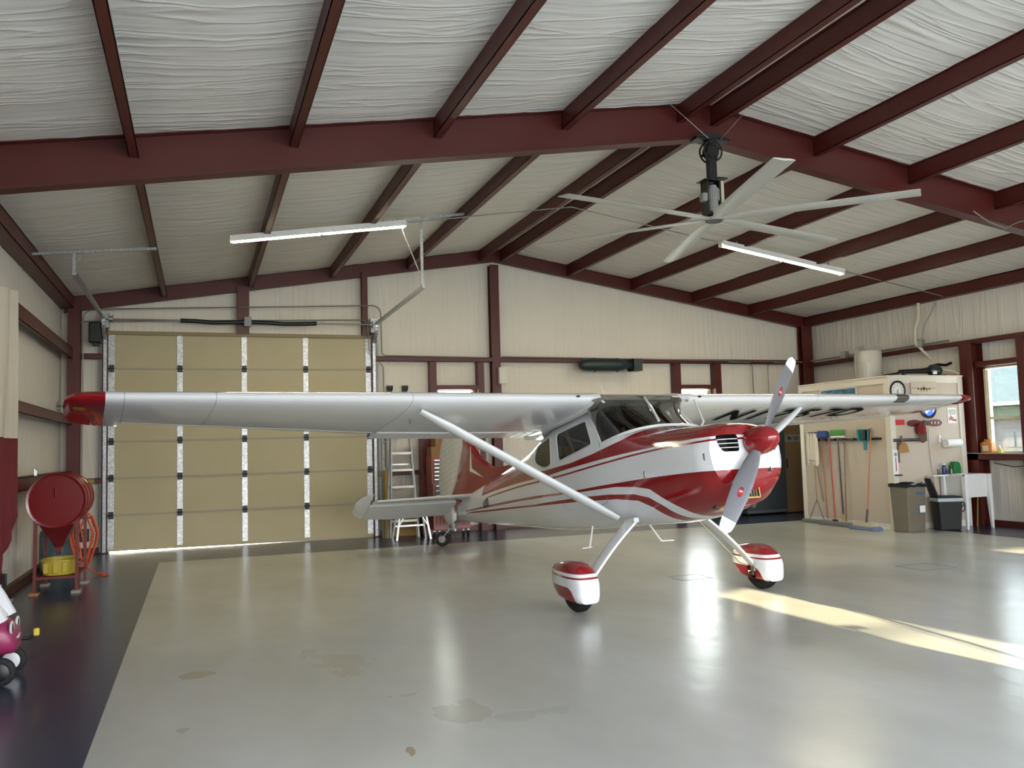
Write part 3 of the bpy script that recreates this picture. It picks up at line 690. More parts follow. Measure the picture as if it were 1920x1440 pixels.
# propeller and spinner
HUBW = 1.28
MB().lathe([(.126, 1.47), (.128, 1.50), (.127, 1.55), (.121, 1.61), (.107, 1.66), (.085, 1.70), (.054, 1.732), (.026, 1.747), (.004, 1.752)], (0, .04, HUBW), 'x', 40).build('spinner', AIRRED, air)
PA = math.atan2(1.175, 1.547)
def blade(sign):
    R = .97; secs = []
    for i in range(22):
        t = i/21; r = .06+(R-.06)*t
        ch = np.interp(r, [.06, .14, .25, .45, .65, .8, .90, .955, .97], [.075, .09, .135, .168, .162, .142, .122, .105, .07])
        th = np.interp(r, [.06, .2, .4, .97], [.06, .032, .018, .006])
        tw = -math.radians(np.interp(r, [.06, .25, .5, .75, .97], [42, 33, 23, 17, 13]))
        off = np.interp(r, [.06, .9, .955, .97], [0, 0, .006, .012])
        s2 = []
        for j in range(14):
            a = 2*PI*j/14; x = math.cos(a)*ch/2+off; y = math.sin(a)*th/2*(1 if math.sin(a) > 0 else .35)
            px = x*math.cos(tw)-y*math.sin(tw); pu = x*math.sin(tw)+y*math.cos(tw)
            s2.append((1.55+pu, px, r))
        secs.append(s2)
    ang = PA if sign > 0 else PA+PI
    # rotate about u axis: blade up direction
    m_ = MB(); R_ = Matrix.Rotation(-ang, 3, 'X')
    body = [[tuple(R_@Vector((p[0]-0, p[1], p[2]))+Vector((0, .04, HUBW))) for p in s3] for s3 in secs]
    m_.loft(body[:19]); m_.slot(1).loft(body[18:])
    return m_
BL = mat('brushed_grey_propeller', '74757b', .4, .3)
pb = []
for sg in (1, -1):
    b = blade(sg).build('propeller_blade', [BL, AIRWHITE], air, smooth=40); pb.append(b)
    R_ = Matrix.Rotation(-(PA if sg > 0 else PA+PI), 3, 'X'); cc = R_@Vector((1.575, 0, .56))+Vector((0, .04, HUBW))
    d = MB()
    q = -math.radians(20.5)
    ovl = [(math.cos(a)*.024, math.sin(a)*.055) for a in [i*PI/12 for i in range(24)]]
    def onbl(x, z, lift): return tuple(R_@Vector((1.55+x*math.sin(q)+.0095+lift, x*math.cos(q), z))+Vector((0, .04, HUBW)))
    d.add([onbl(x, .56+z, .0) for x, z in ovl], [tuple(range(24))])
    d.slot(1).add([onbl(x*.7, .56+z*.8, .0012) for x, z in ((-.02, -.02), (.02, -.012), (.02, .004), (-.02, -.004))], [(0, 1, 2, 3)])
    d.slot(2)
    for zz in (-.04, .035): d.add([onbl(x, .56+zz+z, .0012) for x, z in ((-.014, -.006), (.014, -.006), (.014, .006), (-.014, .006))], [(0, 1, 2, 3)])
    d.build('blade_decal', [mat('decal_red', 'b01f2c', .4), mat('decal_white', 'e6e6ea', .4), mat('decal_blue', '23335f', .4)], b, smooth=0)

# wings
def airfoil(n=15, t=.12, cut=1.0):
    xs = [(1-math.cos(PI*i/n))/2*cut for i in range(n+1)]
    up, lo = [], []
    for x in xs:
        yt = 5*t*(.2969*math.sqrt(x)-.126*x-.3516*x*x+.2843*x**3-.1036*x**4)
        yc = (.02/.16*(.8*x-x*x)) if x < .4 else (.02/.36*(.2+.8*x-x*x))
        up.append((x, yc+yt)); lo.append((x, yc-yt))
    return up[::-1]+lo[1:]      # TE top -> LE -> TE bottom
U0, W0 = -.055, 2.105
def chord(l): return 1.63 if l < 2.54 else 1.63-(l-2.54)/(5.46-2.54)*.55
def inc(l): return math.radians(2.0-3.2*max(0, (l-1.5))/4)
def wz(l): return W0+math.tan(math.radians(.15))*l
def wpt(l, x, y, s, c=None, th=1.0, dl=0):
    c = chord(l) if c is None else c; a = inc(l)
    X, Z = -x*c, y*c*th
    return (U0+X*math.cos(a)-(-Z)*0 + Z*math.sin(-a)*-0, -s*l, wz(l)+Z*math.cos(a)+X*math.sin(a))
def wsec(l, s, cut=1.0, th=1.0, c=None, x0=0):
    return [wpt(l, x+(x0), y, s, c, th) for x, y in airfoil(cut=cut)]
kw = NT('white_wing_with_red_tip'); ow = kw.xyz()
tipm = kw.math('GREATER_THAN', kw.math('ABSOLUTE', ow[1]), 5.17)
aby = kw.math('ABSOLUTE', ow[1])
wsm = kw.math('MAXIMUM', kw.math('LESS_THAN', kw.math('ABSOLUTE', kw.math('SUBTRACT', aby, 2.565)), .003), kw.math('MAXIMUM', kw.math('LESS_THAN', kw.math('ABSOLUTE', kw.math('SUBTRACT', aby, 4.32)), .0025), kw.math('LESS_THAN', kw.math('ABSOLUTE', kw.math('SUBTRACT', aby, 5.03)), .0025)))
kw.l(kw.mix(wsm, kw.mix(tipm, lin('dde1e4'), lin('861319')), lin('9a9ea0')), kw.b.inputs['Base Color']); kw.b.inputs['Roughness'].default_value = .13
kw.b.inputs['Coat Weight'].default_value = .6; kw.b.inputs['Coat Roughness'].default_value = .04
kw.bump(kw.noise(kw.coord((1, 1.6, 1)), 2.2, 3), .07, .02)
WINGM = kw.m
kc = NT('corrugated_white_skin'); oc = kc.xyz()
kc.b.inputs['Base Color'].default_value = (*lin('dde1e4'), 1); kc.b.inputs['Roughness'].default_value = .2
kc.bump(kc.math('POWER', kc.math('ABSOLUTE', kc.math('SINE', kc.math('MULTIPLY', oc[1], PI/.11))), 4), .5, .006)
CORR = kc.m
for s in (1, -1):
    side = 'starboard' if s > 0 else 'port'
    w = MB(); w.loft([wsec(l, s, .76) for l in (.57, 1.5, 2.55)]); w.loft([wsec(l, s, .78) for l in (2.55, 3.5, 4.4, 5.05)])
    tip = []
    for l, kx in ((5.05, 1), (5.17, 1), (5.28, .985), (5.37, .93), (5.43, .80), (5.465, .58), (5.475, .3)):
        c = chord(l)*kx; off = (1-kx)*.30
        tip.append([(p[0]-off*chord(l), p[1], p[2]-.012*(1-kx)) for p in wsec(l, s, 1.0, 1.0 if kx > .9 else kx**.9, c)])
    w.loft(tip)
    wing = w.build('wing', WINGM, air, smooth=50); wing['label'] = side+' wing, white with a red tip'
    def flapblock(l0, l1, x0, defl, name):
        def sec(l):
            af = [(x, y) for x, y in airfoil(30) if x >= x0-.001]
            pu = [p for p in airfoil(40)]
            up = [(x, y) for x, y in pu[:41] if x >= x0][::-1]; lo = [(x, y) for x, y in pu[41:] if x >= x0]
            hx, hy = x0, 0; a = math.radians(defl); out = []
            for x, y in up+lo[::-1]:
                dx, dy = x-hx, y-hy
                out.append((hx+.004+dx*math.cos(a)-dy*math.sin(a), hy+dx*math.sin(a)+dy*math.cos(a)))
            return [wpt(l, x, y, s) for x, y in out[::-1]]
        return MB().loft([sec(l) for l in np.linspace(l0, l1, 4)]).build(name, CORR, air, smooth=40)
    flapblock(.62, 2.52, .765, 0, 'flap')
    flapblock(2.58, 5.02, .785, 7 if s > 0 else -1, 'aileron')
    # strut, fairings, tie-down ring
    A = Vector((-.26, -s*2.43, 2.02)); B_ = Vector((-.13, -s*.47, .86)); d = (B_-A).normalized(); sd = []
    fw = (Vector((1, 0, 0))-d*d.x).normalized(); nn = d.cross(fw)
    for t in np.linspace(0, 1, 9):
        c = A.lerp(B_, t); kk = min(1, .62+9*t, .72+8*(1-t)); sd.append([tuple(c+fw*.075*kk*math.cos(a)*(1 if math.cos(a) > 0 else 1.25)+nn*.036*kk*math.sin(a)) for a in [2*PI*i/18 for i in range(18)]])
    MB().loft(sd).build('wing_strut', AIRWHITE, air)
    MB().lathe([(.018, -.004), (.026, 0), (.018, .004)], (-.34, -s*2.52, 1.94), 'y', 12, False).build('tie_down_ring', ALU, air)
    MB().sphere((-.05, -s*.78, 2.115), .022, 8, (.6, 1.2, .5)).build('wing_vent', DARK, air)
    # root fairing cuff
    MB().loft([wsec(l, s, 1.0, 1.06, 1.66) for l in (.50, .60)]).build('wing_root_cuff', AIRWHITE, air, smooth=50)
    MB().tube([(-.06, -s*.60, 2.07), (.02, -s*.56, 2.07)], .016, 8).build('cabin_air_vent', ALU, air)
    MB().tube([(-.4, -s*5.47, wz(5.4)), (-.40, -s*5.52, wz(5.4))], .010, 8).build('nav_light', mat('nav_light_lens', '6a2a22' if s < 0 else '2a4a3a', .2), air)
# starboard wing: tubular ring outside the tip
MB().tube([(-.38+.035*math.cos(a), -5.505+.02*math.cos(a), wz(5.4)+.035*math.sin(a)) for a in [i*PI/8 for i in range(16)]], .006, 6, closed=True).build('tip_ring', ALU, air)
# landing light lens in port wing leading edge
ll = []
for l in (3.93, 4.0, 4.08, 4.15): ll.append([wpt(l, x, y*1.02, -1) for x, y in airfoil(40) if x < .09])
m3 = len(ll[0]); MB().add([p for r in ll for p in r], [(i*m3+j, i*m3+j+1, (i+1)*m3+j+1, (i+1)*m3+j) for i in range(3) for j in range(m3-1)]).build('landing_light', mat('dark_lens', '8a8683', .08, .8), air)
# wing registration, underside of the port wing
regm = mat('registration_black', '0b0b0c', .9, spec=.08)
for i, ch in enumerate('N1757D'):
    l = 1.66+i*.375
    def wl(x, y): return wpt(l+x, 0, 0, -1)
    a = inc(l); zz = wz(l)-(.055)*1.63 + (-(.525))*math.sin(a) if False else None
    u = -.565; xc = (U0-u)/chord(l)
    lo = airfoil(40)[41:]; y0 = float(np.interp(xc, [p[0] for p in lo], [p[1] for p in lo]))
    dy = (np.interp(xc+.1, [p[0] for p in lo], [p[1] for p in lo])-np.interp(xc-.1, [p[0] for p in lo], [p[1] for p in lo]))/.2
    p = wpt(l, xc, y0, -1); th = math.atan2(dy, 1)
    o_ = text('registration_letter', ch, .62, regm, air, (0, 0, 0), (0, 0, 0), .0008, .80, bold=.016)
    # letter x -> port (+Y), letter y -> forward (+X), normal -> down
    sl = a-th
    M_ = Matrix(((0, math.cos(sl), math.sin(sl)), (1, 0, 0), (0, math.sin(sl), -math.cos(sl)))).to_4x4()
    M_.translation = Vector(p)+Vector((0, 0, -.012)); o_.matrix_local = M_
# small registration on the rear fuselage
for s in (1, -1):
    y = ysurf((-3.62, 1.70), .006)
    o_ = text('registration_text', 'N1757D', .15, regm, air, (0, 0, 0), (0, 0, 0), .0008, .50, bold=.001)
    a = math.atan((ysurf((-3.5, 1.55), 0)-ysurf((-3.9, 1.55), 0))/.4)+.02
    X = Vector((math.cos(a), s*math.sin(a), 0)) if s < 0 else Vector((-math.cos(a), -math.sin(a), 0))
    Z = Vector((0, s*-.0, 1)); N = X.cross(Z)
    M_ = Matrix((X, Z, N)).transposed().to_4x4(); M_.translation = Vector((-3.69, s*(ysurf((-3.69, 1.55), .016)), 1.548)); o_.matrix_local = M_

# tail surfaces
FIN = [(-2.9, 1.94), (-3.45, 1.99), (-3.95, 2.13), (-4.30, 2.36), (-4.55, 2.62), (-4.68, 2.80), (-4.70, 2.98), (-4.78, 3.0), (-4.80, 2.68), (-5.22, 2.12), (-5.5, 1.92), (-5.42, 1.66), (-4.9, 1.62), (-3.9, 1.75)]
def slab(poly, t, y=0, name='x', m=None, tf=None):
    """lens-like thick slab: border thin, inner raised"""
    c = Vector((sum(p[0] for p in poly)/len(poly), sum(p[1] for p in poly)/len(poly)))
    inn = [(c.x+(p[0]-c.x)*.80, c.y+(p[1]-c.y)*.80) for p in poly]
    r = [[(p[0], -t*.15, p[1]) for p in poly], [(p[0], -t*.5, p[1]) for p in inn]]
    r2 = [[(p[0], t*.5, p[1]) for p in inn], [(p[0], t*.15, p[1]) for p in poly]]
    rings = [r[1], r[0], r2[1], r2[0]]
    if tf: rings = [[tf(p) for p in q] for q in rings]
    return MB().loft(rings)
slab(FIN, .11).build('vertical_fin', AIRRED, air, smooth=25)
RUD = [(-4.80, 2.69), (-4.72, 2.99), (-4.85, 3.04), (-5.2, 3.06), (-5.45, 3.02), (-5.62, 2.92), (-5.78, 2.75), (-5.90, 2.50), (-5.98, 2.2), (-5.96, 1.92), (-5.85, 1.62), (-5.66, 1.42), (-5.50, 1.38), (-5.44, 1.7), (-5.50, 1.9), (-5.235, 2.13)]
kr = NT('rudder_beaded_skin'); orr = kr.xyz()
bead = kr.math('POWER', kr.math('ABSOLUTE', kr.math('SINE', kr.math('MULTIPLY', kr.math('ADD', orr[2], kr.math('MULTIPLY', orr[0], -.06)), PI/.085))), 14)
gate = kr.math('MULTIPLY', kr.math('LESS_THAN', orr[0], -5.12), kr.math('GREATER_THAN', orr[2], 1.8))
kr.l(kr.mix(kr.math('MULTIPLY', kr.math('MULTIPLY', bead, gate), .25), lin('d6d9da'), lin('8e9193')), kr.b.inputs['Base Color']); kr.b.inputs['Roughness'].default_value = .25
kr.bump(kr.math('MULTIPLY', bead, gate), -.8, .01)
slab(RUD, .08).build('rudder', kr.m, air, smooth=25)
for s in (1, -1):
    MB().prism([(-4.46, 2.53), (-4.58, 2.17), (-4.12, 1.99), (-4.50, 2.20)], s*.052, s*.058).build('fin_chevron', AIRWHITE, air, smooth=0)
def hs(l): return .0
for s in (1, -1):
    rg = []
    for l, c in ((.08, .62), (.6, .58), (1.2, .50), (1.50, .44)):
        u1 = -4.50-.16*l/1.5
        rg.append([(u1-x*c, -s*l, 1.80+y*c*1.0) for x, y in airfoil(10, .10, .97)])
    MB().loft(rg).build('horizontal_stabilizer', AIRWHITE, air, smooth=50)
    de = math.radians(20); el = []
    EL = [(.10, -5.13, .42), (.6, -5.13, .46), (1.1, -5.12, .46), (1.35, -5.11, .44), (1.50, -5.10, .41)]
    def esec(l, uh, c, fwd=.02):
        pts = []
        for x, y in ((fwd, 0), (fwd*.5, .022), (-.05, .026), (-c*.5, .016), (-c, .003), (-c, -.003), (-c*.5, -.016), (-.05, -.026), (fwd*.5, -.022)):
            pts.append((uh+x*math.cos(de)-y*math.sin(de)*-1*0, -s*l, 1.80+x*math.sin(de)+y*math.cos(de)))
        return pts
    el = [esec(*q) for q in EL]
    el += [esec(1.515, -5.10, .40, .36), esec(1.60, -5.09, .35, .33), esec(1.68, -5.08, .26, .25), esec(1.73, -5.08, .15, .12)]
    kE = MB().loft(el[:5]).loft(el[5:]); kE.loft([el[4], el[5]]) if False else None
    kE.build('elevator', mat('elevator_satin_white', 'cfd2d2', .25), air, smooth=40)
# landing gear
for s in (1, -1):
    wl_ = 1.13
    leg = []
    for t in np.linspace(0, 1, 10):
        l = .42+(1.02-.42)*t; z = .80-(.80-.25)*t+.03*math.sin(PI*t); f = .02*(1-t)+.0*t
        w_2 = .085-.045*t; n_ = Vector((0, .55, .6)).normalized()
        c = Vector((f-.13*(1-t), l, z)); q = []
        for a, b in ((1, .011), (.6, .014), (-.6, .014), (-1, .011), (-1, -.011), (-.6, -.014), (.6, -.014), (1, -.011)):
            q.append(G(c.x+a*w_2, s*(c.y+b*.67), c.z+b*.74))
        leg.append(q)
    lg = MB().loft(leg).build('landing_gear_leg', AIRWHITE, air, smooth=40)
    MB().tube([G(-.20, s*(.44+i*.06), .78-i*.055) for i in range(11)], .006, 6).build('brake_line', ALU, lg)
    MB().box(-.1, .1, -.03, .03, -.02, .03).build('gear_fairing', AIRWHITE, air, loc=G(-.11, s*.43, .79), bevel=.01)
    # wheel
    R0, WT = .203, .07
    c = G(0, s*wl_, R0+.003); prof = [(.10, -.05), (.12, -.064), (.155, -WT), (.183, -.064), (.199, -.043), (.203, -.02), (.203, .02), (.199, .043), (.183, .064), (.155, WT), (.12, .064), (.10, .05)]
    ty = MB().lathe(prof, (0, 0, 0), 'y', 40)
    for gx in (-.03, -.015, 0, .015, .03): ty.lathe([(.2015, gx-.0035), (.2055, gx-.003), (.2055, gx+.003), (.2015, gx+.0035)], (0, 0, 0), 'y', 40, False)
    ty.build('tyre', RUBBER, air, loc=c, rot=(0, AL, 0))
    MB().lathe([(.02, -.055), (.05, -.05), (.1, -.04), (.105, .04), (.05, .05), (.02, .055)], (0, 0, 0), 'y', 24).build('wheel_hub', CHROME, air, loc=c, rot=(0, AL, 0))
    # wheel pant (object frame level with the ground, origin under the wheel)
    kp = NT('wheel_pant_paint_'+('starboard' if s > 0 else 'port')); op = kp.xyz()
    def lt(a, b): return kp.math('LESS_THAN', a, b)
    def gt(a, b): return kp.math('GREATER_THAN', a, b)
    topred = gt(op[2], .372)
    pin = kp.math('MULTIPLY', gt(op[2], .325), lt(op[2], .342))
    # lower red: rear quarter with a rounded front top corner
    dx_ = kp.math('MAXIMUM', kp.math('ADD', op[0], -.015), 0.0); dz_ = kp.math('MAXIMUM', kp.math('SUBTRACT', op[2], .115), 0.0)
    rad = kp.math('SQRT', kp.math('ADD', kp.math('MULTIPLY', dx_, dx_), kp.math('MULTIPLY', dz_, dz_)))
    low = kp.math('MULTIPLY', lt(rad, .13), lt(op[2], .245))
    rd = kp.math('MINIMUM', kp.math('ADD', kp.math('ADD', topred, pin), low), 1.0)
    kp.l(kp.mix(rd, lin('dde1e4'), lin('861319')), kp.b.inputs['Base Color']); kp.b.inputs['Roughness'].default_value = .15; kp.b.inputs['Coat Weight'].default_value = .6
    secs = []
    for x, zb, zt, hw in ((-.44, .31, .355, .018), (-.42, .275, .385, .045), (-.37, .22, .42, .075), (-.29, .155, .435, .102), (-.2, .115, .455, .124), (-.1, .105, .468, .138), (0, .10, .468, .145), (.07, .098, .455, .145), (.13, .097, .43, .138), (.18, .096, .39, .124), (.212, .10, .335, .105), (.228, .13, .30, .07)):
        r_ = []; zm = (zb+zt)/2*.5+.14
        zm = min(max(zm, zb+.02), zt-.02)
        for i in range(36):
            a = 2*PI*i/36; cc_, ss = math.cos(a), math.sin(a); e = 2.3 if ss > 0 else 5
            H = zt-zm if ss > 0 else zm-zb
            r_.append((x, math.copysign(abs(cc_)**(2/(2.6 if ss > 0 else 4)), cc_)*hw, zm+math.copysign(abs(ss)**(2/e), ss)*H))
        secs.append(r_)
    pant = MB().loft(secs).build('wheel_pant', kp.m, air, loc=G(0, s*wl_, 0), rot=(0, AL, 0), smooth=45)
    cc = MB().lathe([(.075, -.05), (.095, .12)] if False else [(.07, 0), (.07, .16)], (-.0, (-.02 if s > 0 else -.02), .2), 'y', 24)
    cyy = 1 if s > 0 else -1
    cobj = MB().prism([( -.07+.0*1, .13), (.05, .12), (.06, .22), (.04, .31), (-.03, .33), (-.08, .24)], cyy*.06, cyy*.25).build('cutter', DARK, air, loc=G(0, s*wl_, 0), rot=(0, AL, 0), smooth=0)
    c2 = MB().box(-.225, .207, -.085, .085, -.1, .26).build('cutter', DARK, air, loc=G(0, s*wl_, 0), rot=(0, AL, 0), smooth=0)
    boolean(pant, [cobj, c2]); pant.data.shade_smooth(); pant.data.set_sharp_from_angle(angle=math.radians(40))
    MB().lathe([(.055, cyy*.06), (.06, cyy*.10), (.03, cyy*.13)], (0, 0, .22), 'y', 20).build('brake_disc', CHROME, air, loc=G(0, s*wl_, 0), rot=(0, AL, 0))
    MB().box(-.05, .03, min(cyy*.1, cyy*.15), max(cyy*.1, cyy*.15), .15, .2).build('brake_caliper', mat('scorched_steel', '6a5f58'), air, loc=G(0, s*wl_, 0), rot=(0, AL, 0), bevel=.01)
    # boarding step
    st = MB().tube([(-.80, -s*.36, .86), (-.74, -s*.47, .63)], .010, 8); st.bar((-.74, -s*.46, .632), (-.70, -s*.60, .625), .05, .010)
    st.build('boarding_step', AIRWHITE, air)
# tail wheel
sp = MB()
for i in range(4): sp.tube([G(-5.35+.0*i, 0, .52-.012*i), G(-5.6, 0, .42-.012*i), G(-5.82+.06*i, 0, .33-.01*i)], .013, 6)
sp.loft([[G(s_, l_, z_) for (s_, l_, z_) in ((a, -.022, b), (a, .022, b), (a-.0, .022, b-.018), (a, -.022, b-.018))] for a, b in ((-5.2, .60), (-5.45, .50), (-5.7, .38), (-5.86, .30))])
sp.build('tail_spring', ALU, air, smooth=0)
MB().bar(G(-5.80, 0, .36), G(-5.87, .0, .26), .05, .05).bar(G(-5.82, -.09, .31), G(-5.82, .09, .31), .02, .02).build('tail_wheel_bracket', mat('scorched_steel', '6a5f58'), air, smooth=0)
TWR = .118
def twm(o_):
    o_.matrix_local = Matrix.Translation(Vector(G(-5.88, 0, 0))) @ Matrix.Rotation(AL, 4, 'Y') @ Matrix.Rotation(math.radians(58), 4, 'Z'); return o_
fk = MB()
for y in (-.05, .05): fk.bar((0, y, .29), (-.13, y, TWR), .012, .035, (0, 1, 0))
fk.bar((0, -.055, .28), (0, .055, .28), .04, .04); twm(fk.build('tail_wheel_fork', ALU, air, smooth=0))
twm(MB().lathe([(.035, -.034), (.07, -.038), (.108, -.033), (.118, -.012), (.118, .012), (.108, .033), (.07, .038), (.035, .034)], (-.13, 0, TWR), 'y', 28).build('tail_wheel_tyre', RUBBER, air))
twm(MB().lathe([(.002, -.040), (.045, -.040), (.06, -.036), (.06, .036), (.045, .040), (.002, .040)], (-.13, 0, TWR), 'y', 20).build('tail_wheel_hub', GREYP, air))
# antennas
MB().tube([(-1.0, .30, 2.15), (-1.28, .36, 2.46), (-1.42, .40, 2.66)], [.006, .004, .002], 6).build('whip_antenna', WHITEP, air)
MB().tube([(-1.6, -.3, 2.05), (-2.1, -.34, 2.42)], .003, 5).build('thin_antenna', BLACK, air)
MB().lathe([(.012, 0), (.012, .03), (.004, .035)], (-.8, -.15, 2.17), 'z', 10).build('roof_fitting', AIRWHITE, air)
# ------------------------------------------------------------------ ceiling fan
hub = (5.47, 8.30, 4.06)
fan = thing('ceiling_fan', 'giant six-blade industrial ceiling fan on a black drop tube under the roof ridge', 'ceiling fan', (hub[0], hub[1], hub[2]))
m_ = MB().box(-.22, .22, -.07, .07, .90, .92)
m_.loft([[(-.22, -.06, .93), (-.05, -.09, .97), (.05, -.09, .97), (.22, -.06, .93)], [(-.22, .06, .93), (-.05, .09, .97), (.05, .09, .97), (.22, .06, .93)]])
m_.box(-.05, .05, -.06, .06, .86, .93); m_.build('ceiling_mount', BLACK, fan, smooth=0)
m_ = MB()
for y in (-.05, .042):
    m_.lathe([(.105, y), (.125, y), (.125, y+.008), (.105, y+.008)], (0, 0, .78), 'y', 28, False); m_.lathe([(.001, y), (.08, y), (.08, y+.008), (.001, y+.008)], (0, 0, .78), 'y', 24)
    for a in range(4): m_.bar((.07*math.cos(a*PI/2+.4), y+.004, .78+.07*math.sin(a*PI/2+.4)), (.11*math.cos(a*PI/2+.4), y+.004, .78+.11*math.sin(a*PI/2+.4)), .03, .008, (0, 1, 0))
m_.build('swivel_plate', BLACK, fan, smooth=30)
MB().box(-.045, .045, -.04, .04, .44, .88).build('drop_tube', BLACK, fan, smooth=0)
m_ = MB().box(-.11, -.095, -.07, .07, .06, .44).box(.045, .06, -.07, .07, .06, .44).box(-.11, .06, .05, .06, .06, .44); m_.box(-.15, -.02, -.09, .09, .43, .44).box(.03, .15, -.09, .09, .46, .47).box(-.1, .1, -.1, .1, .04, .06)
m_.build('motor_frame', BLACK, fan, smooth=0)
m_ = MB().cone((-.02, -.03, .08), (-.02, -.03, .20), .06, .06, 24).cone((-.02, -.03, .20), (-.02, -.03, .34), .07, .07, 24)
for i in range(18): a = 2*PI*i/18; m_.bar((-.02+.072*math.cos(a), -.03+.072*math.sin(a), .21), (-.02+.072*math.cos(a), -.03+.072*math.sin(a), .33), .006, .006)
m_.cone((-.02, -.03, .34), (-.02, -.03, .38), .055, .045, 20); m_.build('motor', GREYP, fan)
MB().box(-.17, -.08, -.07, .02, .19, .29).build('terminal_box', GREYP, fan, bevel=.02)
MB().box(.075, .115, -.06, .02, .10, .44).build('control_box', mat('pale_control_box', 'b9b39a', .5), fan, bevel=.004)
MB().lathe([(.001, -.02), (.10, -.02), (.115, -.01), (.115, .015), (.10, .025), (.001, .025)], (0, 0, 0), 'z', 32).build('hub', CHROME, fan)
MB().lathe([(.001, -.024), (.095, -.024), (.095, -.02)], (0, 0, 0), 'z', 32).build('hub_cap', BLACK, fan)
FANB = mat('satin_aluminium_blade', 'c3c3bd', .38, .15)
for i in range(6):
    a = math.radians(14+60*i); R_ = Matrix.Rotation(a, 3, 'Z') @ Matrix.Rotation(math.radians(-9), 3, 'X'); rg = []
    for r, w, dz in ((.10, .05, 0), (.22, .065, 0), (.30, .10, 0), (1.0, .105, -.005), (2.12, .105, -.02)):
        q = []
        for j in range(12):
            t = 2*PI*j/12; q.append(tuple(R_@Vector((r, math.cos(t)*w, math.sin(t)*.010+dz+(.008 if math.cos(t) > .5 else 0)))))
        rg.append(q)
    MB().loft(rg).build('fan_blade', FANB, fan, smooth=40)
m_ = MB()
for x, y in ((-.9, -.1), (.7, -.1), (-.15, .1), (.15, .1)): m_.tube([(x*.1, y, .9), (x*.6, y+.03, 1.25)], .0025, 5)
m_.build('guy_wire', ALU, fan)

# ------------------------------------------------------------------ fluorescent fixtures
TUBE = mat('lit_fluorescent_tube', 'fff7dc', .4, var=0, emit='fff3cf', es=26)
FIXW = mat('white_enamel', 'e2e2dc', .35)
def fixture(A, B, label):
    A, B = Vector(A), Vector(B); c = (A+B)/2; L = (B-A).length; th = math.atan2(B.z-A.z, B.x-A.x)
    t = thing('fluorescent_light', label, 'ceiling light', c, group='lit fluorescent strip lights under the roof'); t.rotation_euler = (0, -th, 0)
    MB().box(-L/2, L/2, -.06, .06, .0, .05).box(-L/2, L/2, -.066, -.06, -.03, .05).box(-L/2, L/2, .06, .066, -.03, .05).build('housing', FIXW, t, smooth=0)
    for a, b in ((-L/2+.03, -.03), (.03, L/2-.03)):
        for y in (-.032, .032): MB().tube([(a, y, -.022), (b, y, -.022)], .016, 12).build('tube', TUBE, t)
    for x in (-L/2+.01, 0, L/2-.01): MB().box(x-.016, x+.016, -.045, .045, -.05, .01).build('lamp_holder', FIXW, t, smooth=0)
    for x in (-L/2+.3, L/2-.3): MB().bar((x, 0, .05), (x, 0, .11), .03, .008).build('hanger', ALU, t, smooth=0)
    return t
fixture((.39, 11.94, 4.40), (2.76, 11.94, 4.76), 'lit fluorescent strip light on the left roof slope')
fixture((7.98, 11.94, 4.76), (10.39, 11.94, 4.39), 'lit fluorescent strip light on the right roof slope')

# ------------------------------------------------------------------ practice bomb on the back wall
t = thing('bomb', 'dark green practice bomb with boxed tail fins mounted high on the back wall', 'bomb', (7.9, 15.62, 3.14))
BG = mat('dark_green_bomb_paint', '1f2f2f', .45)
MB().lathe([(.002, -.86), (.05, -.845), (.09, -.81), (.115, -.74), (.125, -.65), (.13, -.4), (.13, -.05), (.122, .05), (.10, .14), (.07, .22), (.05, .35), (.045, .5)], (0, 0, 0), 'x', 28).build('body', BG, t)
f_ = MB()
for a in range(4):
    q = a*PI/2+PI/4; c, s = math.cos(q), math.sin(q)
    f_.add([(.18, c*.07, s*.07), (.30, c*.17, s*.17), (.47, c*.17, s*.17), (.47, c*.03, s*.03), (.183, c*.07+.004, s*.07), (.303, c*.17+.004, s*.17), (.473, c*.17+.004, s*.17), (.473, c*.03, s*.03)], [(0, 1, 2, 3), (4, 7, 6, 5), (0, 4, 5, 1), (1, 5, 6, 2), (2, 6, 7, 3), (3, 7, 4, 0)])
f_.build('tail_fin', BG, t, smooth=0)
f_ = MB()
for a in range(4):
    q = a*PI/2+PI/4; q2 = q+PI/2
    f_.bar((.40, .17*math.cos(q), .17*math.sin(q)), (.40, .17*math.cos(q2), .17*math.sin(q2)), .19, .006, (math.cos(q+PI/4)*0+0, math.cos(q+PI/4), math.sin(q+PI/4)))
f_.build('tail_shroud', BG, t, smooth=0)
for x in (-.5, .0): MB().box(x-.02, x+.02, .0, .183, .10, .14).box(x-.02, x+.02, .0, .03, -.14, .14).build('wall_bracket', BLACK, t, smooth=0)

# ------------------------------------------------------------------ partition room in the back right corner
RX, RY0, RY1, RXR, RZ = 10.90, 11.58, 13.90, 12.50, 2.57
struct('wall_office', MB().box(RX, RXR, RY0, RY0+.1, 0, RZ).box(RX, RX+.1, RY0, RY1, 0, RZ).box(RX, RXR, RY1-.1, RY1, 0, RZ).box(RXR-.1, RXR, RY0, RY1, 0, RZ).box(RX, RXR, RY0, RY1, RZ-.08, RZ), SIDING, smooth=0)
tr = MB(); e = .018
tr.box(RX-e, RX+.09, RY0-e, RY0-.001, 0, RZ-.001).box(RX-e, RX-.001, RY0-.001, RY0+.10, 0, RZ-.001).box(RX-e, RX-.001, RY1-.10, RY1, 0, RZ-.11)
tr.box(RX+.09, RXR-.10, RY0-e+.002, RY0-.001, RZ-.11, RZ-.001).box(RX-e+.002, RX-.001, RY0+.10, RY1, RZ-.11, RZ-.001).box(RXR-.10, RXR+.01, RY0-e, RY0-.001, 0, RZ-.001).box(RX-.03, RXR+.02, RY0-.03, RY1, RZ, RZ+.02)
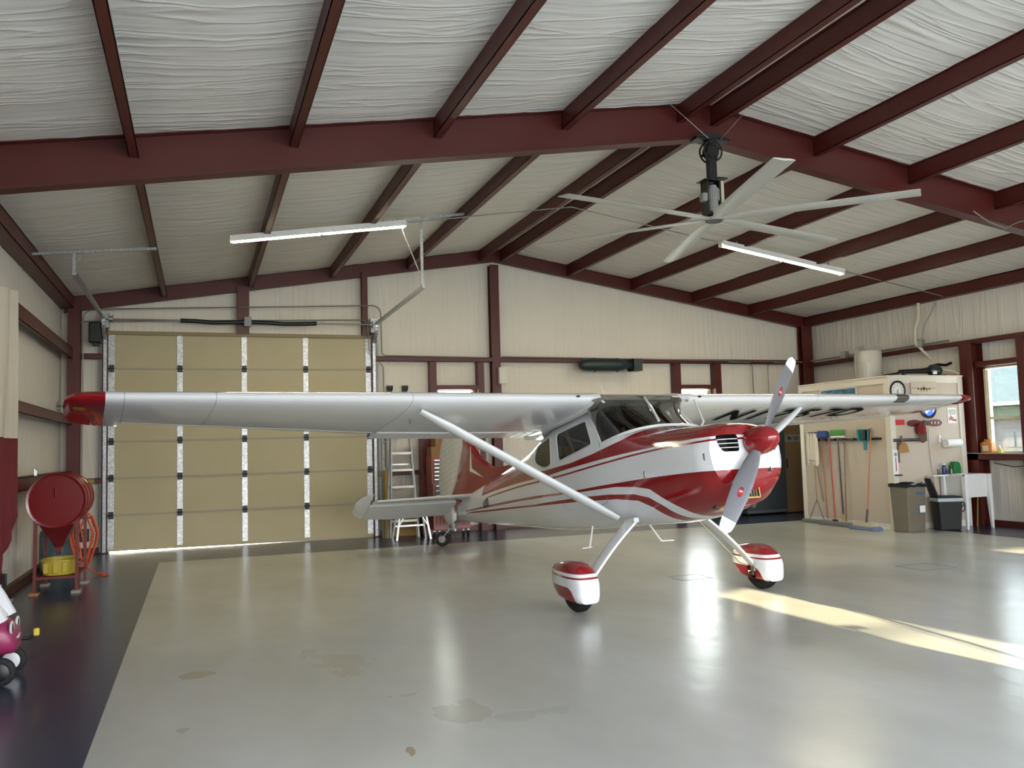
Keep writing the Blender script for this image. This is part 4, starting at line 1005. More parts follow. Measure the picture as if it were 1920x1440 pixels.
struct('trim_2', tr, CREAM, smooth=0)
struct('baseboard_office', MB().box(RX-.012, RX, RY0, RY1, 0, .10).box(RX, RXR, RY0-.012, RY0, 0, .10), mat('white_baseboard', 'd7d4cc', .5), smooth=0)
# tall storage behind the room
t = thing('storage_cabinet', 'tall brown cabinet against the back wall behind the corner room, under the flying sign', 'cabinet', (12.0, 15.6, 0))
BRN = mat('brown_melamine', '80694f', .55)
MB().box(-.32, .3, -.12, .12, .02, 2.15).build('body', BRN, t, smooth=0)
MB().box(-.31, .29, -.135, -.12, .06, 2.12).build('door', BRN, t, smooth=0)
MB().box(-.28, -.26, -.15, -.135, .95, 1.15).build('handle', BLACK, t, smooth=0)
t = thing('wall_sign', 'grey sign reading GONE FLYIN\' fixed to the tall brown cabinet', 'sign', (12.02, 15.455, 1.58))
MB().box(-.32, .36, -.006, .006, -.075, .075).build('board', mat('weathered_grey_board', '8a9391', .6), t, smooth=0)
text('lettering', "G   NE FLYIN'", .125, mat('sign_ink', '17191b', .6), t, (.03, -.010, -.004), (PI/2, 0, 0), .001, .82)
MB().add([(-.19+a, -.009, b) for a, b in ((-.055, .04), (-.035, .045), (-.005, .01), (.04, .02), (.05, .005), (.01, -.005), (.035, -.035), (.015, -.04), (-.012, -.012), (-.04, -.02))], [tuple(range(10))]).build('aeroplane_mark', mat('sign_ink', '17191b'), t, smooth=0)
t = thing('locker', 'dark grey double-door steel locker left of the brown cabinet on the back wall', 'locker', (11.16, 15.42, 0))
LK = mat('charcoal_steel', '3c444b', .45)
MB().box(-.50, .50, 0, .4, .1, 1.75).build('body', LK, t, smooth=0)
for a, b in ((-.49, -.005), (.005, .49)):
    d_ = MB().box(a, b, -.015, 0, .13, 1.73).build('door', LK, t, smooth=0); MB().box((b-.05 if a < -.1 else a+.03), (b-.03 if a < -.1 else a+.05), -.035, -.015, .8, 1.0).build('handle', ALU, d_, smooth=0)
MB().box(-.5, .5, -.02, .42, .045, .1).build('wheeled_base', mat('base_grey', '5a6468', .5, .3), t, smooth=0)
for x in (-.45, .45):
    for y in (.03, .36): MB().cone((x-.012, y, .024), (x+.012, y, .024), .024, .024, 14).build('caster', BLACK, t)
t = thing('dark_cabinet', 'low black cabinet on the back wall left of the dark grey locker', 'cabinet', (10.32, 15.5, 0))
MB().box(-.3, .3, 0, .3, .05, .9).build('body', mat('black_cabinet', '191c20', .5), t, smooth=0); MB().box(-.29, .29, -.012, 0, .1, .88).build('door', mat('black_cabinet', '191c20'), t, smooth=0); MB().box(-.27, .27, .02, .28, 0, .05).build('plinth', BLACK, t, smooth=0)

# on the left face of the room (plane X = 10.9, facing -X)
fx = RX-.02
t = thing('framed_print', 'framed blue aviation print high on the left face of the corner room', 'picture', (RX, 12.78, 2.30))
MB().box(-.03, -.005, -.48, .48, -.17, .17).build('frame', mat('silver_frame', 'c9cccc', .3, .6), t, smooth=0)
kq = NT('blue_print_art'); kq.l(kq.ramp(kq.noise(kq.coord((1, 2, 5)), 6, 6, .7, 1.0), [(.35, lin('1d4360')), (.5, lin('32647f')), (.62, lin('5d93a8')), (.72, lin('a9c4cc'))]), kq.b.inputs['Base Color']); kq.b.inputs['Roughness'].default_value = .25
MB().box(-.034, -.03, -.445, .445, -.135, .135).build('print', kq.m, t, smooth=0)
t = thing('tool_holder_rail', 'black wall rail holding the mops and brooms on the left face of the corner room', 'tool rack', (RX, 12.6, 1.53))
MB().box(-.03, 0, -.80, .82, -.02, .02).build('rail', BLACK, t, smooth=0)
for y in (-.72, -.45, -.15, .12, .35, .6): MB().box(-.05, -.03, y-.025, y+.025, -.025, .025).build('clip', mat('dark_clip', '2d2f31', .6), t, smooth=0)
def pole(t, a, b, r, m, name='handle'): return MB().tube([a, b], r, 10).build(name, m, t)
GREYD = mat('grey_dust_mop_yarn', '6c6c68', .95, bump=.6, bscale=80); BLUED = mat('blue_dust_mop_yarn', '66738c', .95, bump=.6, bscale=80)
t = thing('string_mop', 'white string mop stored head up at the left end of the tool rail', 'mop', (RX, 13.5, 0))
pole(t, (-.06, -.22, .40), (-.05, -.02, 1.30), .011, mat('worn_brown_handle', '7a5f48', .6))
MB().box(-.09, -.03, -.13, .10, 1.60, 1.68).build('clamp', BLACK, t, bevel=.01)
mm = MB()
for i in range(26):
    y = -.12+.22*i/25; x = -.06+random.uniform(-.03, .03); mm.tube([(x, y, 1.66), (x-.01, y*1.25, 1.4), (x+random.uniform(-.02, .02), y*1.1+random.uniform(-.02, .02), 1.12+random.uniform(-.08, .08))], .018, 6)
mm.build('mop_strings', mat('cotton_string', 'ded6c6', .95), t)
MB().bar((-.06, -.12, 1.14), (-.06, .1, 1.16), .06, .01).build('string_band', mat('dark_band', '55493d', .8), t, smooth=0)
t = thing('broom', 'broom with a blue head hung upside down and an orange handle beside the string mop', 'broom', (RX, 13.25, 0))
pole(t, (-.05, -.06, .08), (-.05, .02, 1.58), .011, mat('orange_brown_handle', 'a2602f', .5))
MB().box(-.09, -.02, -.18, .12, 1.56, 1.70).build('bristles', mat('blue_bristles', '27427f', .8, bump=.5, bscale=90), t, bevel=.035)
t = thing('broom', 'broom with a red handle between the blue and green brush heads', 'broom', (RX, 13.05, 0))
pole(t, (-.05, -.05, .08), (-.05, .0, 1.56), .012, mat('red_handle', 'b3382c', .5)); MB().box(-.07, -.03, -.11, .01, .0, .09).build('bristles', BLACK, t, bevel=.01)
t = thing('squeegee_broom', 'green and white brush head on a black telescopic pole hung on the tool rail', 'broom', (RX, 12.82, 0))
pole(t, (-.05, -.04, .18), (-.05, .0, 1.57), .012, BLACK); MB().tube([(-.05, -.045, .08), (-.05, -.04, .20)], .016, 10).build('end_grip', mat('yellow_grip', 'c7b53a', .6), t)
MB().box(-.08, -.02, -.16, .18, 1.60, 1.71).build('bristles', mat('green_bristles', '4a8f43', .8, bump=.5, bscale=90), t, bevel=.02); MB().box(-.08, -.02, -.16, .16, 1.56, 1.60).build('head_block', WHITEP, t, bevel=.01)
t = thing('dust_mop', 'wide grey dust mop with a brown upright handle by the room wall', 'dust mop', (RX, 12.75, 0))
pole(t, (-.10, -.10, .08), (-.05, -.09, 1.53), .012, mat('worn_brown_handle', '7a5f48')); MB().tube([(-.3+.06*math.cos(a), .1+.28*math.sin(a), .08+.05*math.cos(a)) for a in np.linspace(-1.4, 1.4, 9)], .004, 6).build('wire_frame', ALU, t)
MB().loft([[( -.2+x*w, y, z) for x, z in ((-1, 0), (1, 0), (.9, .05), (.3, .075), (-.3, .075), (-.9, .05))] for y, w in ((-.45, .03), (-.40, .075), (.40, .075), (.47, .03))]).build('mop_head', GREYD, t, bevel=.01)
t = thing('dust_mop', 'grey dust mop with a short pole at the locker end of the room wall', 'dust mop', (RX, 13.45, 0))
MB().loft([[( -.12+x*w, y, z) for x, z in ((-1, 0), (1, 0), (.9, .045), (.3, .06), (-.3, .06), (-.9, .045))] for y, w in ((-.30, .02), (-.26, .06), (.32, .06), (.37, .02))]).build('mop_head', GREYD, t, bevel=.01)
MB().tube([(-.05, .02, .42), (-.10, .2, .05), (-.10, .2, .04)], .006, 6).tube([(-.05, .02, .42), (-.10, -.22, .05)], .006, 6).build('wire_frame', mat('dark_clip', '2d2f31'), t)
pole(t, (-.05, .02, .42), (-.04, .06, 1.25), .010, WOOD)
t = thing('dust_mop', 'blue and cream dust mop with a wooden handle at the room corner beside the bin', 'dust mop', (RX, 11.98, 0))
pole(t, (-.22, .0, .32), (-.05, .0, 1.72), .012, mat('orange_brown_handle', 'a2602f')); MB().tube([(-.26, 0, .10), (-.22, 0, .34)], .018, 10).build('swivel_socket', BLACK, t)
def mop(a, b, z0, z1, w, m, name): 
    return MB().loft([[(-.28+x*w*q, y, z0+(z1-z0)*z) for x, z in ((-1, 0), (1, 0), (.95, .5), (.5, 1), (-.5, 1), (-.95, .5))] for y, q in ((a, .4), (a+.06, 1), (b-.06, 1), (b, .4))]).build(name, m, t, bevel=.012)
mop(-.34, .34, 0, .07, .11, BLUED, 'blue_fringe'); mop(-.27, .27, .05, .12, .085, mat('cream_yarn', 'b3aa98', .95, bump=.6, bscale=80), 'cream_top')
t = thing('dustpan', 'teal dustpan with a black hand brush clipped in it on the tool rail', 'dustpan', (RX, 12.15, 1.56))
TEAL = mat('teal_plastic', '1c7f82', .4)
MB().loft([[(-.025-d, y, .14) for d, y in ((0, -.14), (0, .14), (.06, .14), (.06, .13), (.012, .12), (.012, -.12), (.06, -.13), (.06, -.14))], [(-.025-d, y, -.06) for d, y in ((0, -.12), (0, .12), (.07, .12), (.07, .11), (.012, .10), (.012, -.10), (.07, -.11), (.07, -.12))]]).build('pan', TEAL, t, smooth=0)
MB().box(-.06, -.025, -.025, .03, -.22, -.05).build('handle', TEAL, t, bevel=.01); MB().box(-.09, -.03, -.05, .03, -.04, .13).build('hand_brush', BLACK, t, bevel=.015)
t = thing('light_switch_strip', 'short white strip fixed above the brooms under the wing tip', 'wall strip', (RX, 12.95, 1.93)); MB().box(-.03, 0, -.2, .2, -.012, .012).build('strip', WHITEP, t, smooth=0)

# on the face toward the camera (plane Y = 11.58)
def face(name, label, cat, x, z, **kw): return thing(name, label, cat, (x, RY0-.0, z), **kw)
t = face('wall_clock', 'round black-rimmed wall clock at the top left of the room face', 'clock', 11.07, 2.33)
MB().lathe([(.135, -.012), (.165, -.012), (.17, -.035), (.145, -.04), (.135, -.03)], (0, -.012+.012, 0), 'y', 40, False).build('rim', BLACK, t)
MB().cone((0, -.02, 0), (0, -.008, 0), .142, .142, 36).build('dial', mat('clock_white', 'e2e3dc', .5), t)
m_ = MB()
for i in range(12): a = i*PI/6; m_.bar((.105*math.sin(a), -.022, .105*math.cos(a)), (.125*math.sin(a), -.022, .125*math.cos(a)), .006, .002, (0, 1, 0))
m_.build('hour_marks', BLACK, t, smooth=0)
for i in range(12): a = (i+1)*PI/6; text('numeral', str(i+1), .030, mat('sign_ink', '17191b'), t, (.086*math.sin(a), -.0215, .086*math.cos(a)), (PI/2, 0, 0), .0005)
MB().bar((0, -.024, .01), (-.012, -.024, -.075), .008, .002, (0, 1, 0)).bar((0, -.026, .02), (.03, -.026, -.095), .005, .002, (0, 1, 0)).build('hands', BLACK, t, smooth=0)
t = face('plaque', 'pale wooden plaque with a four-engined aeroplane seen head-on beside the clock', 'plaque', 11.64, 2.36)
MB().box(-.28, .28, -.022, -.004, -.125, .125).build('board', mat('pale_wood_board', 'c9baa2', .6), t, smooth=0)
m_ = MB().bar((-.26, -.025, .012), (0, -.025, -.006), .006, .003, (0, 1, 0)).bar((.26, -.025, .012), (0, -.025, -.006), .006, .003, (0, 1, 0)).cone((0, -.027, 0), (0, -.022, 0), .026, .026, 16)
for x in (-.12, -.06, .06, .12): m_.cone((x, -.027, -.002), (x, -.022, -.002), .014, .014, 12); m_.bar((x-.03, -.028, -.002), (x+.03, -.028, .004), .003, .002, (0, 1, 0)); m_.bar((x-.01, -.028, .025), (x+.01, -.028, -.03), .003, .002, (0, 1, 0))
m_.bar((-.045, -.025, .02), (.045, -.025, .02), .004, .002, (0, 1, 0)).bar((0, -.025, .0), (0, -.025, .05), .008, .002, (0, 1, 0))
for x in (-.06, .06, 0): m_.bar((x, -.025, -.01), (x, -.025, -.05), .010, .002, (0, 1, 0))
m_.build('aeroplane_cutout', mat('sign_ink', '17191b'), t, smooth=0)
t = face('neon_clock', 'round chrome-rimmed wall light glowing blue behind the port wing tip', 'wall light', 11.70, 2.02)
MB().lathe([(.12, -.01), (.165, -.01), (.17, -.05), (.14, -.07), (.12, -.05)], (0, 0, 0), 'y', 40, False).build('rim', mat('dull_chrome', '706864', .25, .9), t)
kz = NT('glowing_blue_face'); oz = kz.xyz(); kz.b.inputs['Base Color'].default_value = (.02, .05, .4, 1); kz.l(kz.mix(kz.math('GREATER_THAN', kz.noise(kz.coord((3, 3, 3)), 3, 2), .52), lin('2238c8'), lin('6f92ff')), kz.b.inputs['Emission Color']); kz.b.inputs['Emission Strength'].default_value = 1.6
MB().cone((0, -.045, 0), (0, -.01, 0), .125, .125, 36).build('glowing_face', kz.m, t)
t = face('wall_propeller', 'red decorative wall propeller mounted on the room face below the blue light', 'wall decoration', 11.61, 1.775)
PRP = mat('dark_red_lacquer', '5e1a1c', .35)
for s in (-1, 1):
    MB().loft([[(s*x, -.03+q*.008, z0) if False else (s*x, -.03+q*.008, z0*w) for q, z0 in ((-1, -1), (1, -1), (1, 1), (-1, 1))] for x, w in ((.02, .03), (.10, .042), (.22, .058), (.32, .05), (.37, .02))]).build('blade', PRP, t, bevel=.004)
for i in range(3): MB().box(.13+i*.075, .145+i*.075, -.041, -.038, -.02, .02).build('blade_marking', mat('decal_white', 'e6e6ea'), t, smooth=0)
MB().cone((0, -.05, 0), (0, 0, 0), .045, .05, 20).build('hub', mat('dull_chrome', '706864'), t)
t = face('baseball_cap', 'red and brown baseball cap hanging from the wall propeller', 'cap', 11.47, 1.63)
MB().sphere((0, -.075, .04), .10, 14, (.95, .75, 1.1)).build('crown', mat('red_cap_cloth', '7a1c22', .9), t)
MB().loft([[(x, y-.10, z) for x, z in ((-.09, .0), (-.085, -.10), (-.05, -.17), (0, -.19), (.05, -.17), (.085, -.10), (.09, .0))] for y in (0, -.012)]).build('brim', mat('brown_cap_brim', '5a4435', .9), t, smooth=20)
t = face('hanging_cord', 'thin grey cord hanging from the wall propeller down behind the black bin', 'cord', 11.66, 1.7); MB().tube([(.03, -.012, -.02), (.02, -.012, -.3), (.06, -.012, -.75), (.10, -.014, -1.05)], .004, 6).build('cord', WIRE, t)
t = face('red_tag', 'small red placard on the room face under the port wing', 'placard', 11.10, 1.80); MB().box(-.09, .09, -.012, 0, -.05, .04).build('card', mat('bright_red_card', 'c02328', .5), t, smooth=0)
t = face('tin_sign', 'small white poster with a red biplane at the right of the room face', 'poster', 12.245, 1.90)
MB().box(-.10, .10, -.008, 0, -.135, .13).build('sheet', mat('poster_white', 'd9d9d2', .5), t, smooth=0)
for z, s_ in ((.085, 'NO AIRPLANE'), (.055, 'NOISE IS TOO'), (.025, 'LOUD HERE')): text('lettering', s_, .024, mat('sign_ink', '17191b'), t, (0, -.010, z), (PI/2, 0, 0), .0005)
m_ = MB().bar((-.07, -.010, -.06), (.08, -.010, -.09), .03, .002, (0, 1, 0)).bar((-.06, -.011, -.035), (.03, -.011, -.04), .012, .002, (0, 1, 0)).bar((-.04, -.011, -.0), (.02, -.011, -.10), .014, .002, (0, 1, 0)).bar((.065, -.011, -.06), (.085, -.011, -.11), .012, .002, (0, 1, 0)).bar((-.075, -.011, -.035), (-.06, -.011, -.10), .006, .002, (0, 1, 0)); m_.build('biplane_mark', mat('decal_red', 'b01f2c'), t, smooth=0)
t = face('magnetic_tool_bar', 'grey magnetic bar holding a brush and a strip of metal on the room face', 'tool rack', 11.28, 1.50)
MB().box(-.36, .36, -.03, 0, -.03, .025).build('bar', mat('slate_grey', '52565a', .5), t, smooth=0); MB().box(-.36, .36, -.034, -.03, -.03, -.012).build('magnet_strip', BLACK, t, smooth=0)
t = face('bench_brush', 'small whisk brush with a wooden handle hanging from the magnetic bar', 'brush', 11.07, 1.45)
MB().tube([(0, -.05, .12), (0, -.05, .04), (.01, -.05, .0)], [.018, .013, .016], 10).build('handle', mat('reddish_wood', '8a5a40', .6), t)
MB().loft([[(x*w+.02, -.05+y*.02, z) for x, y in ((-1, -1), (1, -1), (1, 1), (-1, 1))] for z, w in ((.01, .03), (-.04, .08), (-.16, .11))]).build('bristles', mat('straw_bristles', 'a0794a', .9, bump=.5, bscale=80), t, smooth=0)
t = face('metal_strip', 'narrow grey metal strip hanging at the left end of the magnetic bar', 'metal strip', 11.0, 1.40); MB().box(-.02, .02, -.04, -.032, -.28, .08).build('strip', mat('slate_grey', '52565a'), t, smooth=0)
t = thing('wall_thermometer', 'white wall thermometer panel on the corner post of the room', 'thermometer', (10.93, RY0-.02, 1.13))
MB().box(-.055, .055, -.02, 0, -.20, .21).build('panel', mat('thermometer_white', 'dfe4e6', .4), t, bevel=.006); MB().cone((0, -.024, .13), (0, -.02, .13), .03, .03, 20).build('dial', GREYP, t); MB().box(-.008, .008, -.023, -.02, -.15, .08).build('tube', mat('decal_red', 'b01f2c'), t, smooth=0); MB().box(-.02, .1, -.05, 0, -.225, -.205).build('lower_bracket', BLACK, t, smooth=0)
t = face('paper_towel_holder', 'roll of white paper towel on a wall holder above the sink', 'paper towel', 12.09, 1.42)
MB().lathe([(.02, -.16), (.07, -.16), (.07, .16), (.02, .16)], (.03, -.10, 0), 'x', 28).build('towel_roll', mat('white_paper', 'e6e5e1', .8), t)
MB().tube([(-.16, 0, .10), (-.16, -.05, .08), (-.15, -.10, 0), (.22, -.10, 0)], .008, 8).build('holder', WHITEP, t)
MB().box(-.18, -.14, -.02, 0, .02, .14).build('wall_plate', WHITEP, t, bevel=.005)

# bins, sink and what stands on it
t = thing('recycling_bin', 'tall square taupe bin with a black liner at the corner of the room', 'bin', (10.97, 11.36, 0)); t.rotation_euler = (0, 0, math.radians(8))
TAU = mat('taupe_bin_plastic', '6f685a', .5)
MB().loft([[(x*w, y*w, z) for x, y in ((-.23, -.17), (.23, -.17), (.23, .17), (-.23, .17))] for z, w in ((0, .86), (.74, 1.0))]).build('body', TAU, t, bevel=.015, smooth=0)
ln = MB(); rg = []
for z, w in ((.735, 1.05), (.775, 1.06), (.79, .98), (.72, .93)):
    rg.append([(x*w+random.uniform(-.006, .006), y*w+random.uniform(-.006, .006), z+random.uniform(-.012, .012)) for x, y in [(-.23+.46*i/8, -.17) for i in range(9)]+[(.23, -.17+.34*i/5) for i in range(1, 6)]+[(.23-.46*i/8, .17) for i in range(1, 9)]+[(-.23, .17-.34*i/5) for i in range(1, 5)]])
ln.loft(rg, cap=False).build('liner_bag', mat('black_bin_liner', '121212', .3), t)
BT = mat('blue_masking_tape', '2f5f8f', .6)
MB().box(.0, .17, -.1735, -.168, .61, .645).build('blue_tape', BT, t, smooth=0); MB().box(.04, .18, -.172, -.160, .30, .44).build('blue_tape', BT, t, smooth=0); MB().box(.045, .175, -.176, -.162, .315, .425).build('paper_note', mat('white_paper', 'e6e5e1'), t, smooth=0)
t = thing('trash_can', 'black kitchen trash can with a raised lid between the taupe bin and the sink', 'trash can', (11.63, 11.22, 0)); t.rotation_euler = (0, 0, math.radians(-20))
BKP = mat('black_can_plastic', '121316', .6)
MB().loft([[(x*w, y*w, z) for x, y in ((-.20, -.15), (.20, -.15), (.20, .15), (-.20, .15))] for z, w in ((0, .84), (.50, 1.0))]).build('body', BKP, t, bevel=.02, smooth=0)
MB().loft([[(x*w, y*w, z) for x, y in ((-.20, -.15), (.20, -.15), (.20, .15), (-.20, .15))] for z, w in ((.47, 1.04), (.53, 1.05))]).build('bag_edge', mat('pale_blue_bag', 'a9b6bd', .5), t, bevel=.01, smooth=0)
MB().loft([[(x*w, y*w, z) for x, y in ((-.20, -.15), (.20, -.15), (.20, .15), (-.20, .15))] for z, w in ((.525, 1.06), (.56, .95))]).build('rim', BKP, t, bevel=.01, smooth=0)
MB().loft([[(-.21+q*.035-.10*zz, y*(1-.3*zz*zz), .55+.31*zz) for q, y in ((0, -.14), (1, -.14), (1, .14), (0, .14))] for zz in (0, .4, .8, 1)]).build('lid', BKP, t, bevel=.03, smooth=0)
MB().tube([(.20, -.10, .50), (.24, -.12, .42), (.235, -.12, .33), (.20, -.11, .30)], .010, 8).build('side_handle', BKP, t)
t = thing('utility_sink', 'white moulded utility sink standing on four tapering legs by the right window', 'sink', (12.14, 11.30, 0))
SK = mat('white_sink_plastic', 'd9dcdb', .35)
sx0, sx1, sy0, sy1 = -.27, .29, -.26, .25
outer = MB().loft([[(x, y, z) for x, y in ((sx0+d, sy0+d), (sx1-d, sy0+d), (sx1-d, sy1-d), (sx0+d, sy1-d))] for z, d in ((.52, .05), (.88, .02))])
ob_ = outer.build('basin', SK, t, smooth=0)
cb = MB().loft([[(x, y, z) for x, y in ((sx0+d, sy0+d), (sx1-d, sy0+d), (sx1-d, sy1-d-.06), (sx0+d, sy1-d-.06))] for z, d in ((.55, .08), (.95, .05))]).build('cutter', SK, t, smooth=0)
boolean(ob_, [cb])
rim = MB()
for a in ((sx0-.01, sx1+.02, sy0-.01, sy0+.04), (sx0-.01, sx1+.02, sy1-.07, sy1+.01), (sx0-.01, sx0+.04, sy0, sy1), (sx1-.03, sx1+.02, sy0, sy1)): rim.box(*a, .875, .90)
rim.build('rim', SK, t, smooth=0)
for x, y in ((sx0+.03, sy0+.03), (sx1-.03, sy0+.03), (sx0+.03, sy1-.04), (sx1-.03, sy1-.04)):
    dxx = .03 if x < 0 else .03
    MB().loft([[(x+a*w+(0 if x < 0 else (.88-z)*.05), y+b*w, z) for a, b in ((-1, -1), (1, -1), (1, 1), (-1, 1))] for z, w in ((0, .020), (.52, .036), (.88, .04))]).build('leg', SK, t, bevel=.006, smooth=0)
MB().tube([(0, .03, .53), (0, .03, .40), (0, .06, .33), (0, .12, .36), (0, .2, .40)], .02, 10).build('drain_trap', WHITEP, t)
sh = thing('sink_shelf', 'white ledge joined to the back left of the utility sink, holding bottles', 'shelf', (11.72, 11.47, .885)); MB().box(-.16, .20, -.09, .10, -.012, .012).build('ledge', SK, sh, smooth=0)
MB().bar((-.1, .09, -.012), (-.1, .1, -.1), .02, .02).build('bracket', WHITEP, sh, smooth=0)
def bottle(x, y, z, r, h, m, lab, capm, cat='bottle', neck=.35, name='bottle'):
    t = thing(name, lab, cat, (x, y, z)); MB().lathe([(r*.9, 0), (r, .006), (r, h*.68), (r*neck*1.3, h*.8), (r*neck, h*.84)], (0, 0, 0), 'z', 20).build('body', m, t)
    MB().lathe([(r*neck*1.15, h*.83), (r*neck*1.15, h*.98), (r*neck, h)], (0, 0, 0), 'z', 16).build('cap', capm, t); return t
zs = .898
bottle(11.76, 11.47, zs, .022, .12, mat('brown_bottle', '6d5f50', .3), 'small brownish bottle at the left end of the sink ledge', WHITEP)
bottle(11.86, 11.45, zs, .034, .19, mat('navy_bottle', '27386b', .3), 'tall navy blue bottle with a white cap on the sink ledge', WHITEP, neck=.55)
bottle(11.95, 11.47, zs, .018, .09, mat('smoke_bottle', '3f4a55', .3), 'short dark jar between the navy bottle and the green jug', BLACK)
bottle(12.00, 11.43, zs, .016, .11, mat('silver_can', 'a0a6aa', .3, .8), 'slim silver spray can beside the green jug', BLACK)
t = thing('watering_jug', 'green plastic jug on the back edge of the utility sink', 'jug', (12.16, 11.50, .905)); GJ = mat('green_plastic', '1f6b35', .4)
MB().loft([[(x*w+o2, y*.06, z) for x, y in ((-.07, -1), (.07, -1), (.085, 0), (.07, 1), (-.07, 1), (-.085, 0))] for z, w, o2 in ((0, 1.1, 0), (.10, 1.1, 0), (.16, .75, .0), (.20, .45, -.01))]).build('body', GJ, t, bevel=.008)
MB().tube([(.03, 0, .19), (.10, 0, .17), (.11, 0, .08), (.07, 0, .04)], .012, 8).build('handle', GJ, t); MB().tube([(-.06, 0, .10), (-.13, 0, .15)], [.02, .012], 8).build('spout', GJ, t)

t = thing('yellow_rod', 'thin yellow rod leaning behind the sink legs', 'rod', (12.47, 11.4, 0)); MB().tube([(0, 0, .0), (.10, .04, .62)], .010, 8).build('rod', mat('dull_yellow', '9a8a3c', .6), t)
t = thing('orange_jug', 'orange cleaner jug with a handle on the steel sill by the window', 'jug', (12.70, 11.29, 1.222)); OJ = mat('orange_plastic', 'c77f31', .35)
MB().loft([[(x*w, y*w, z) for x, y in ((-.05, -.11), (.05, -.11), (.06, 0), (.05, .11), (-.05, .11), (-.06, 0))] for z, w in ((0, .95), (.03, 1.05), (.17, 1.05), (.21, .8))]).build('body', OJ, t, bevel=.01)
MB().tube([(0, -.07, .19), (0, -.05, .25), (0, .02, .235), (0, .05, .19)], .012, 8).build('handle', OJ, t); MB().cone((0, .07, .20), (0, .07, .25), .022, .02, 16).build('cap', BLACK, t); MB().box(-.068, -.06, -.06, .06, .05, .14).build('label_patch', mat('pale_label', 'd8c9b0', .6), t, smooth=0)
t = thing('yellow_funnel_bottle', 'small yellow and white squeeze bottle on the sill right of the orange jug', 'bottle', (12.70, 11.06, 1.222))
MB().lathe([(.045, 0), (.048, .02), (.035, .07), (.012, .12), (.006, .15)], (0, 0, 0), 'z', 18).build('body', mat('yellow_plastic', 'c9bf4c', .4), t); MB().lathe([(.025, .08), (.010, .13), (.004, .16)], (0, 0, .003), 'z', 14).build('tip', WHITEP, t)

# on top of the room
t = thing('water_heater', 'white cylindrical water heater standing on top of the corner room', 'water heater', (12.30, 13.55, RZ+.02)); WH = mat('heater_enamel', 'c7c3ba', .4)
MB().lathe([(.24, 0), (.25, .02), (.25, .62), (.24, .64), (.02, .645)], (0, 0, 0), 'z', 36).build('tank', WH, t)
for q in (0, .06): MB().tube([(-.1-q, -.05, .63), (-.16-q, -.06, .72), (-.30-q, -.08, .70), (-.34-q, -.08, .5), (-.33-q, -.08, .02)], .013, 8).build('supply_pipe', mat('grey_flexible_pipe', '9a978f', .5), t)
MB().box(-.25, -.15, -.24, -.12, .1, .42).build('control_cover', WHITEP, t, bevel=.01)
t = thing('leaf_blower', 'black leaf blower lying along the top of the corner room', 'leaf blower', (11.9, 11.85, RZ+.02))
MB().tube([(-.78, .05, .03), (-.5, .03, .06), (-.45, .03, .09), (0, 0, .10), (.22, 0, .12)], [.012, .02, .035, .045, .06], 14).build('nozzle_tube', BLACK, t)
MB().sphere((.30, 0, .11), .12, 14, (1.3, .9, .9)).build('engine_housing', mat('dark_engine_plastic', '2b2d2e', .3), t); MB().tube([(.2, 0, .18), (.4, .02, .22), (.60, .03, .21), (.72, .03, .25)], .025, 10).build('handle', BLACK, t); MB().box(.15, .24, -.12, -.08, .03, .10).build('muffler', ALU, t, bevel=.01); MB().box(-.42, -.38, -.02, .02, 0, .08).build('stand', BLACK, t, smooth=0); MB().box(.5, .68, -.06, .08, 0, .05).build('wood_block', WOOD, t, smooth=0)
t = thing('pvc_pipe', 'white bent pipe dropping from the roof to the top of the corner room', 'pipe', (12.6, 12.6, 0))
MB().tube([(.10, .0, 4.19), (.08, 0, 4.12), (.06, 0, 3.74), (-.04, 0, 3.55), (-.05, 0, 3.28), (.0, -.05, 3.2), (.20, -.1, 2.98)], .03, 14).build('pipe', mat('ivory_pvc', 'cfc8b4', .4), t)
MB().cone((.10, 0, 4.17), (.10, 0, 4.21), .05, .05, 16).build('flange', mat('ivory_pvc', 'cfc8b4'), t)
t = thing('plastic_tube', 'thin ivory tube draped over the right edge of the corner room roof', 'tube', (12.4, 11.75, RZ+.03)); MB().tube([(-.05, .1, .12), (.1, 0, .09), (.22, -.05, .02), (.27, -.05, -.10)], .014, 8).build('tube', mat('ivory_pvc', 'cfc8b4'), t)
conduit('thin cable dropping from the roof to the junction box above the leaf blower', [(12.80, 12.3, 4.0), (12.75, 12.4, 3.8), (12.68, 12.5, 3.6), (12.66, 12.55, 3.34)], .007, 'cable', WIRE, 'cable')

# ------------------------------------------------------------------ along the back wall behind the tail
t = thing('stepladder', 'aluminium stepladder folded against the back wall behind the tail', 'ladder', (3.42, 15.35, 0))
def lx(z, s): return (-.24 if s < 0 else .27)+(.07 if s < 0 else -.11)*z/1.9
for s in (-1, 1):
    MB().bar((lx(0, s), 0, 0), (lx(1.9, s), .12, 1.9), .03, .07, (0, 1, 0)).build('side_rail', mat('dull_aluminium', '8f9190', .45, .7), t, smooth=0)
    MB().bar((lx(0, s)+s*.03, .22, 0), (lx(1.8, s), .18, 1.8), .025, .04, (0, 1, 0)).build('rear_leg', ALU, t, smooth=0)
for i in range(6):
    z = .30+i*.30; MB().box(lx(z, -1), lx(z, 1), -.03+.06*z, .06+.06*z, z-.02, z+.02).build('step', mat('worn_aluminium_step', 'c6c6c0', .45, .6), t, smooth=0)
m_ = MB()
for z in (.4, .9, 1.3): m_.bar((lx(z, -1), .2, z), (lx(z, 1), .2, z), .02, .02)
m_.build('rear_brace', ALU, t, smooth=0)
MB().box(lx(1.85, -1)-.02, lx(1.85, 1)+.02, .0, .22, 1.86, 1.9).build('top_cap', mat('grey_ladder_cap', '6d7072', .5), t, smooth=0)
